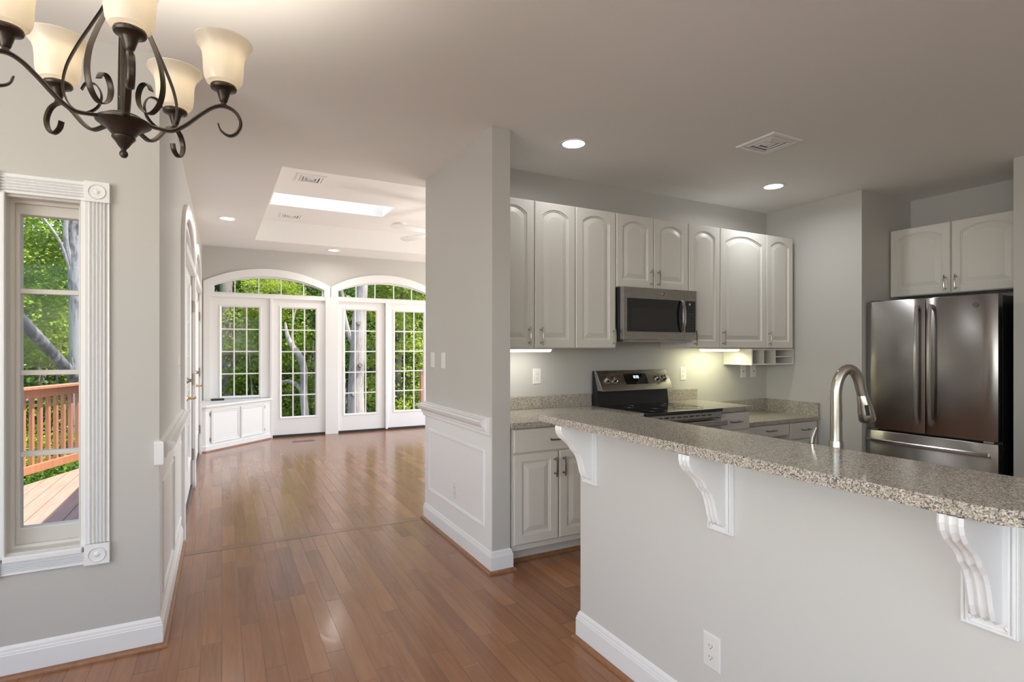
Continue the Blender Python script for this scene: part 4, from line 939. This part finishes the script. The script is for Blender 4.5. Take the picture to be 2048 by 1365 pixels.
# ------------------------------------------------------------------ outside: deck, railing, trees
DZ = -.15
m = MB(); x = -4.40
while x < -.42:
    x1 = min(x+.138, -.41)
    # clip each board by the slanted deck edge through (-1.996,8.07)-(-1.643,8.93)
    ya, yb = [min(9.30, 7.80+(q+1.996)*(.86/.353)) for q in (x, x1)]
    if yb > 3.4:
        ya = max(ya, 3.2); m.add([(p, q, z) for z in (DZ-.035, DZ) for p, q in ((x, 3.16), (x1, 3.16), (x1, yb), (x, ya))], [(0, 3, 2, 1), (4, 5, 6, 7), (0, 1, 5, 4), (1, 2, 6, 5), (2, 3, 7, 6), (3, 0, 4, 7)])
    x += .1435
dk = m.build('deck', 'deck', None, bevel=.003); struct(dk, 'sunlit reddish wooden deck outside the left window')
struct(MB().box(3.95, 6.2, 9.32, 11.5, DZ-.035, DZ).build('deck_right', 'deck'), 'small deck corner beyond the right glass doors')
def railing(label, pts, n0):
    r = thing('deck_railing', label, 'railing', (pts[0][0], pts[0][1], DZ))
    for (ax, ay), (bx, by) in zip(pts, pts[1:]):
        A = Vector((ax, ay, 0)); B = Vector((bx, by, 0)); d = (B-A); Ln = d.length; d = d/Ln; nn = Vector((-d.y, d.x, 0))
        def bar(w_, z0, z1, off=0, s0=0, s1=None):
            s1 = Ln if s1 is None else s1; q = [A+d*s0+nn*(off-w_/2), A+d*s1+nn*(off-w_/2), A+d*s1+nn*(off+w_/2), A+d*s0+nn*(off+w_/2)]
            return MB().add([(p.x, p.y, z) for z in (z0, z1) for p in q], [(0, 3, 2, 1), (4, 5, 6, 7), (0, 1, 5, 4), (1, 2, 6, 5), (2, 3, 7, 6), (3, 0, 4, 7)])
        bar(.140, .905, .935).build('top_rail', 'rail', r, world=True, bevel=.003)
        bar(.038, .805, .900, .0).build('sub_rail', 'rail', r, world=True, bevel=.003)
        bar(.038, -.062, .030, .0).build('bottom_rail', 'rail', r, world=True, bevel=.003)
        nb = int(Ln/.128)
        for k in range(nb): bar(.038, -.05, .88, .0385, .05+k*.128, .05+k*.128+.036).build('baluster', 'rail', r, world=True)
    for (px_, py_) in pts: MB().box(px_-.045, px_+.045, py_-.045, py_+.045, -1.2, .90).build('post', 'rail', r, world=True, bevel=.003)
    return r
railing('stained wooden deck railing with square balusters outside the left window', [(-3.20, 5.05), (-1.50, 9.20), (-.45, 9.25)], 0)
railing('stained railing corner seen through the glass door by the wall end', [(5.6, 11.42), (3.86, 11.42)], 0)

gz = -2.9
def gh(x, y): return gz-.10*max(0, y-12)
gv = MB(); n = 16
for j in range(n+1):
    for i in range(n+1): X = -40+80*i/n; Y = -14+70*j/n; gv.v.append((X, Y, gh(X, Y)+random.uniform(-.15, .15)))
for j in range(n):
    for i in range(n): q = j*(n+1)+i; gv.f.append((q, q+1, q+n+2, q+n+1))
struct(gv.build('ground', 'earth', None, smooth=True), 'sloping woodland ground covered in leaf litter')

rng = np.random.default_rng(11)
def leaf_mesh(name, rx, ry, rz, n, size, mat, clumps=70, hollow=.45):
    c = rng.normal(size=(clumps, 3)); c /= np.linalg.norm(c, axis=1)[:, None]; c *= rng.uniform(hollow, 1.0, (clumps, 1))
    c *= np.array([rx, ry, rz]); cs = rng.uniform(.14, .34, clumps)*min(rx, rz)*.9
    k = rng.integers(0, clumps, n); p = c[k]+rng.normal(size=(n, 3))*cs[k][:, None]*np.array([.62, .62, .34])
    a = rng.normal(size=(n, 3)); a[:, 2] *= .45; a /= np.linalg.norm(a, axis=1)[:, None]
    u = rng.normal(size=(n, 3)); u -= a*np.sum(a*u, 1)[:, None]; u /= np.linalg.norm(u, axis=1)[:, None]
    s = size*rng.uniform(.6, 1.3, (n, 1)); b_ = u*s*.34
    nrm = np.cross(a, u)
    v = np.stack([p-a*s*.5, p+b_+nrm*s*.06, p+a*s*.5, p-b_+nrm*s*.06], 1).reshape(-1, 3)
    me = bpy.data.meshes.new(name); f = np.arange(n*4).reshape(-1, 4)
    me.from_pydata(v.tolist(), [], f.tolist()); me.materials.append(M[mat]); return me
crownA = leaf_mesh('crown', 2.0, 2.0, 3.3, 15000, .125, 'leafA', 150)
crownB = leaf_mesh('crown', 2.1, 2.1, 3.6, 15000, .13, 'leafB', 140)
crownC = leaf_mesh('crown', 1.8, 1.8, 2.9, 12000, .115, 'leafC', 120)
bushA = leaf_mesh('foliage', 1.3, 1.3, 1.1, 7000, .085, 'leafA', 60)
bushB = leaf_mesh('foliage', 1.4, 1.4, 1.2, 7000, .09, 'leafB', 60)
def trunk(pts, rad, mat, parent, branches=(), name='trunk'):
    L = parent.location; m = MB()
    def S(p): return [Vector(q)-L for q in p]
    m.tube(cr(S(pts), 5), list(np.interp(np.linspace(0, 1, (len(pts)-1)*5+1), np.linspace(0, 1, len(rad)), rad)), 14)
    for bp, br in branches: m.tube(cr(S(bp), 4), list(np.interp(np.linspace(0, 1, (len(bp)-1)*4+1), np.linspace(0, 1, len(br)), br)), 9)
    return m.build(name, mat, parent, smooth=True)
def crown(me, parent, loc, sc, rz):
    o = bpy.data.objects.new('crown', me); COL.objects.link(o); o.parent = parent; o.location = Vector(loc)-parent.location; o.scale = sc; o.rotation_euler = (0, 0, rz); return o
# trees one can tell apart
t1 = thing('oak_tree', 'big tree with patchy grey bark just beyond the deck, seen in the left window', 'tree', (-3.32, 17.6, gh(0, 17.6)))
trunk([(-3.28, 17.6, gh(0, 17.6)-.2), (-3.24, 17.6, -1), (-3.20, 17.6, 1.2), (-3.22, 17.6, 3.4), (-3.34, 17.6, 5.6), (-3.3, 17.7, 8.5)], [.33, .27, .25, .26, .25, .18], 'barkpatch', t1,
      [([(-3.28, 17.6, 2.9), (-3.42, 17.4, 3.5), (-3.62, 17.2, 4.2), (-4.2, 17.1, 5.0), (-4.9, 17.0, 5.4)], [.05, .04, .03, .02, .01]), ([(-3.3, 17.6, 3.0), (-3.45, 17.3, 4.1), (-3.35, 17.1, 5.2)], [.08, .06, .03])])
crown(crownA, t1, (-4.9, 18.6, 3.6), (.85, .85, .8), 1.0)
t2 = thing('leaning_tree', 'grey tree trunk leaning across the left window above the railing', 'tree', (-1.9, 14.6, gh(0, 14.6)))
trunk([(-1.9, 14.6, gh(0, 14.6)-.2), (-2.15, 14.5, -1.2), (-2.45, 14.3, .35), (-2.75, 13.6, 1.05), (-3.1, 12.9, 1.75), (-3.6, 12.1, 2.7), (-4.3, 11.4, 3.9)], [.17, .14, .125, .105, .10, .09, .06], 'barkpatch', t2,
      [([(-2.5, 14.1, .5), (-2.9, 13.9, .55), (-3.4, 13.6, .35)], [.06, .045, .03])])
crown(crownC, t2, (-5.0, 12.8, 4.9), (.6, .6, .5), 2.0)
t3 = thing('ivy_tree', 'rough-barked tree wrapped in climbing ivy, seen in the corner window', 'tree', (.22, 19.1, gh(0, 19.1)))
trunk([(.24, 19.1, gh(0, 19.1)-.2), (.20, 19.1, -.6), (.14, 19.1, 1.2), (.12, 19.15, 2.6), (.14, 19.2, 4.2), (.2, 19.3, 7)], [.26, .20, .19, .19, .17, .1], 'bark', t3,
      [([(.2, 19.1, .4), (.42, 19.0, 1.4), (.62, 18.9, 2.6), (.95, 18.8, 3.9), (1.5, 18.7, 5.2)], [.10, .09, .075, .06, .03])])
iv = bpy.data.objects.new('ivy', leaf_mesh('ivy', .24, .24, 2.2, 650, .10, 'leafC', 60, .7)); COL.objects.link(iv); iv.parent = t3; iv.location = (-.05, -.05, 4.2); iv['kind'] = 'stuff'
crown(crownB, t3, (-.3, 20.5, 5.6), (.9, .9, .7), .5)
t4 = thing('bent_tree', 'slender pale tree with a curved bare trunk behind the first glass door', 'tree', (2.05, 15.9, gh(0, 15.9)))
trunk([(2.06, 15.9, gh(0, 15.9)-.2), (2.05, 15.9, -1.0), (1.99, 15.95, .1), (2.0, 15.95, .75), (1.90, 16, 1.15), (1.72, 16.1, 1.45), (1.60, 16.15, 1.72), (1.54, 16.2, 2.1)], [.12, .11, .10, .10, .09, .075, .06, .025], 'barkpale', t4,
      [([(1.99, 15.95, .15), (1.82, 16.0, .38), (1.62, 16.1, .48), (1.35, 16.25, .46), (1.0, 16.3, .6)], [.075, .06, .05, .04, .02]), ([(1.75, 16.1, 1.4), (1.72, 16.15, 1.8), (1.8, 16.2, 2.4), (2.1, 16.3, 3.1)], [.04, .03, .02, .01])])
crown(crownC, t4, (1.2, 16.9, 3.0), (.5, .5, .35), .2)
t5 = thing('trimmed_tree', 'pale trunk with sawn-off branch stubs, centred in the second glass door', 'tree', (3.07, 14.2, gh(0, 14.2)))
trunk([(3.02, 14.2, gh(0, 14.2)-.2), (3.04, 14.2, -.8), (3.03, 14.2, .3), (3.07, 14.2, 1.2), (3.10, 14.2, 2.1), (3.20, 14.2, 3.0), (3.16, 14.2, 4.2), (3.1, 14.3, 7)], [.27, .225, .205, .19, .165, .135, .13, .08], 'barkpale', t5,
      [([(3.05, 14.2, 1.35), (2.86, 14.2, 1.75), (2.74, 14.2, 2.25), (2.66, 14.2, 2.9), (2.4, 14.3, 3.8)], [.085, .07, .055, .045, .02])])
for q in ((3.05, 2.02), (3.08, .95), (2.92, .22)):
    MB().tube([Vector((q[0], 14.10, q[1]))-t5.location, Vector((q[0]+.01, 13.94, q[1]+.01))-t5.location], [.062, .05], 12).build('branch_stub', 'bark', t5, smooth=True)
crown(crownA, t5, (4.4, 15.6, 4.6), (.8, .8, .6), .9)
t6 = thing('dead_tree', 'bare pale branch slanting across the corner transom', 'tree', (1.3, 21.0, gh(0, 21)))
trunk([(.6, 21.0, gh(0, 21)-.2), (.5, 21.0, 0), (.45, 21, 2.6), (.62, 21, 3.15), (.95, 20.9, 3.6), (1.35, 20.8, 4.1), (2.0, 20.8, 4.9)], [.10, .08, .06, .055, .045, .04, .02], 'barkpale', t6)
# woodland
generic = thing('woodland_tree', 'leafy green woodland tree standing beyond the arched glass doors', 'tree', (0, 0, 0), 0, 'woodland trees beyond the arched doors')
G = {}
for key, cm in (('A', crownA), ('B', crownB), ('C', crownC)):
    g = generic if key == 'A' else thing('woodland_tree', 'leafy green woodland tree standing beyond the arched glass doors', 'tree', (0, 0, 0), 0, 'woodland trees beyond the arched doors')
    trunk([(0, 0, -.3), (.08, 0, 2), (-.05, .05, 4.5), (.1, 0, 7.5), (.2, 0, 10)], [.15, .13, .11, .08, .03], 'bark', g,
          [([(0, 0, 3.2), (.5, .2, 4.2), (1.2, .3, 5.2)], [.07, .05, .02]), ([(0, 0, 4.2), (-.5, -.2, 5.2), (-1.1, -.2, 6.0)], [.06, .04, .02]), ([(0, .05, 2.6), (-.6, .3, 3.2), (-1.3, .5, 3.5)], [.05, .035, .015])])
    crown(cm, g, (0, 0, 5.2), (1, 1, 1.12), random.random()*6); G[key] = g
spots = [('C', -1.2, 20.4, .9), ('A', 1.4, 18.6, .85), ('C', 4.9, 16.6, .8), ('A', 7.2, 17.6, 1.0), ('B', 2.8, 20.6, 1.1), ('B', 5.6, 21.5, 1.1), ('A', 9.5, 20.8, 1.1),
         ('B', -.6, 24.5, 1.2), ('A', 2.4, 25.5, 1.2), ('C', 5.2, 25.5, 1.3), ('B', 8.3, 25.2, 1.2), ('A', 11.6, 24.5, 1.2),
         ('B', .8, 31, 1.6), ('A', 4.8, 31.5, 1.6), ('B', 9.0, 31, 1.6), ('B', 13.4, 30, 1.6)]
side = [('A', -4.9, 21.2, .9), ('C', -6.9, 20.0, .9), ('B', -6.0, 25.0, 1.1), ('B', -3.2, 25.4, 1.2), ('C', -9.0, 17.2, 1.0), ('B', -9.8, 22.5, 1.1), ('A', -11.5, 13.5, 1.1), ('B', -12.5, 8.5, 1.1), ('A', -10.2, 28, 1.3), ('B', -4.6, 31.5, 1.3)]
used_ = set()
def put(key, x, y, s, label, grp):
    g = G[key]
    if key not in used_ and grp.endswith('doors'): used_.add(key); r = g; r.location = (x, y, gh(x, y)); r.rotation_euler.z = random.random()*6.28
    else: r = dup(g, (x, y, gh(x, y)), random.random()*6.28, label)
    r.scale = (s, s, s*random.uniform(.9, 1.1)); r['label'] = label; r['group'] = grp
for k, x, y, s in spots: put(k, x, y, s, 'leafy green woodland tree standing beyond the arched glass doors', 'woodland trees beyond the arched doors')
for k, x, y, s in side: put(k, x, y, s, 'leafy green woodland tree beyond the deck railing on the left side', 'woodland trees beyond the deck')
def bush(me, x, y, z, s, lab, grp):
    o = bpy.data.objects.new('shrub', me); COL.objects.link(o); o.location = (x, y, z); o.scale = (s, s, s); o.rotation_euler = (0, 0, random.random()*6.28); tag(o, lab, 'shrub', grp)
for i, (x, y, z, s) in enumerate([(.2, 16.8, -1.6, 1.0), (1.5, 17.4, -1.4, 1.1), (3.4, 17.2, -1.5, 1.1), (4.6, 15.8, -1.2, .9), (5.9, 15.4, -1.0, .9), (2.4, 19.2, -1.0, 1.3), (5.0, 18.8, -.8, 1.2), (7.4, 17.2, -1.2, 1.2), (-.9, 18.2, -1.4, 1.1), (.6, 22.5, -1.2, 1.5), (4.1, 22.4, -1.0, 1.5), (7.6, 21.5, -1.1, 1.5)]):
    bush(bushA if i % 2 else bushB, x, y, z, s, 'green shrub under the trees beyond the arched glass doors', 'shrubs beyond the arched doors')
for i, (x, y, z, s) in enumerate([(-2.6, 12.0, -1.5, .8), (-3.9, 11.0, -1.4, .8), (-3.5, 13.6, -1.3, .9), (-4.9, 13.2, -1.1, .9), (-2.3, 15.8, -1.5, 1.0), (-4.4, 16.0, -1.0, 1.1), (-6.0, 15.5, -.8, 1.2), (-5.2, 10.0, -1.6, .8), (-6.6, 12.0, -1.2, 1.0), (-5.8, 18.6, -.3, 1.3), (-2.6, 20.2, -.9, 1.3)]):
    bush(bushA if i % 3 else bushB, x, y, z, s, 'green shrub growing below and past the left deck railing', 'shrubs past the deck')

# slim understory stems
for i, (x, y, h_) in enumerate([(.9, 17.9, 5), (1.2, 20.0, 6), (2.5, 17.2, 5), (3.7, 18.2, 6), (4.3, 17.0, 5), (5.3, 17.9, 6), (2.75, 22.6, 7), (.35, 23.0, 7), (6.1, 19.0, 6), (4.7, 20.6, 6), (-3.9, 18.3, 5), (-3.1, 19.4, 6), (-4.4, 14.6, 4.5), (-5.1, 17.4, 6), (-2.9, 16.3, 4.5)]):
    left = x < -1
    s_ = thing('sapling', 'thin bare sapling stem beyond the deck railing' if left else 'thin bare sapling stem beyond the arched glass doors', 'sapling', (x, y, gh(x, y)), 0, 'saplings past the deck' if left else 'saplings beyond the arched doors')
    dx_, dy_ = random.uniform(-.35, .35), random.uniform(-.2, .2)
    trunk([(x, y, gh(x, y)-.1), (x+dx_*.3, y, gh(x, y)+h_*.35), (x+dx_*.5, y+dy_, gh(x, y)+h_*.7), (x+dx_, y+dy_, gh(x, y)+h_)], [.045, .04, .03, .012], 'barkpale' if i % 3 == 0 else 'bark', s_,
          [([(x+dx_*.3, y, gh(x, y)+h_*.45), (x+dx_*.3+random.choice((-1, 1))*.4, y, gh(x, y)+h_*.6), (x+dx_*.3+random.choice((-1, 1))*.9, y, gh(x, y)+h_*.72)], [.02, .014, .006])], name='stem')
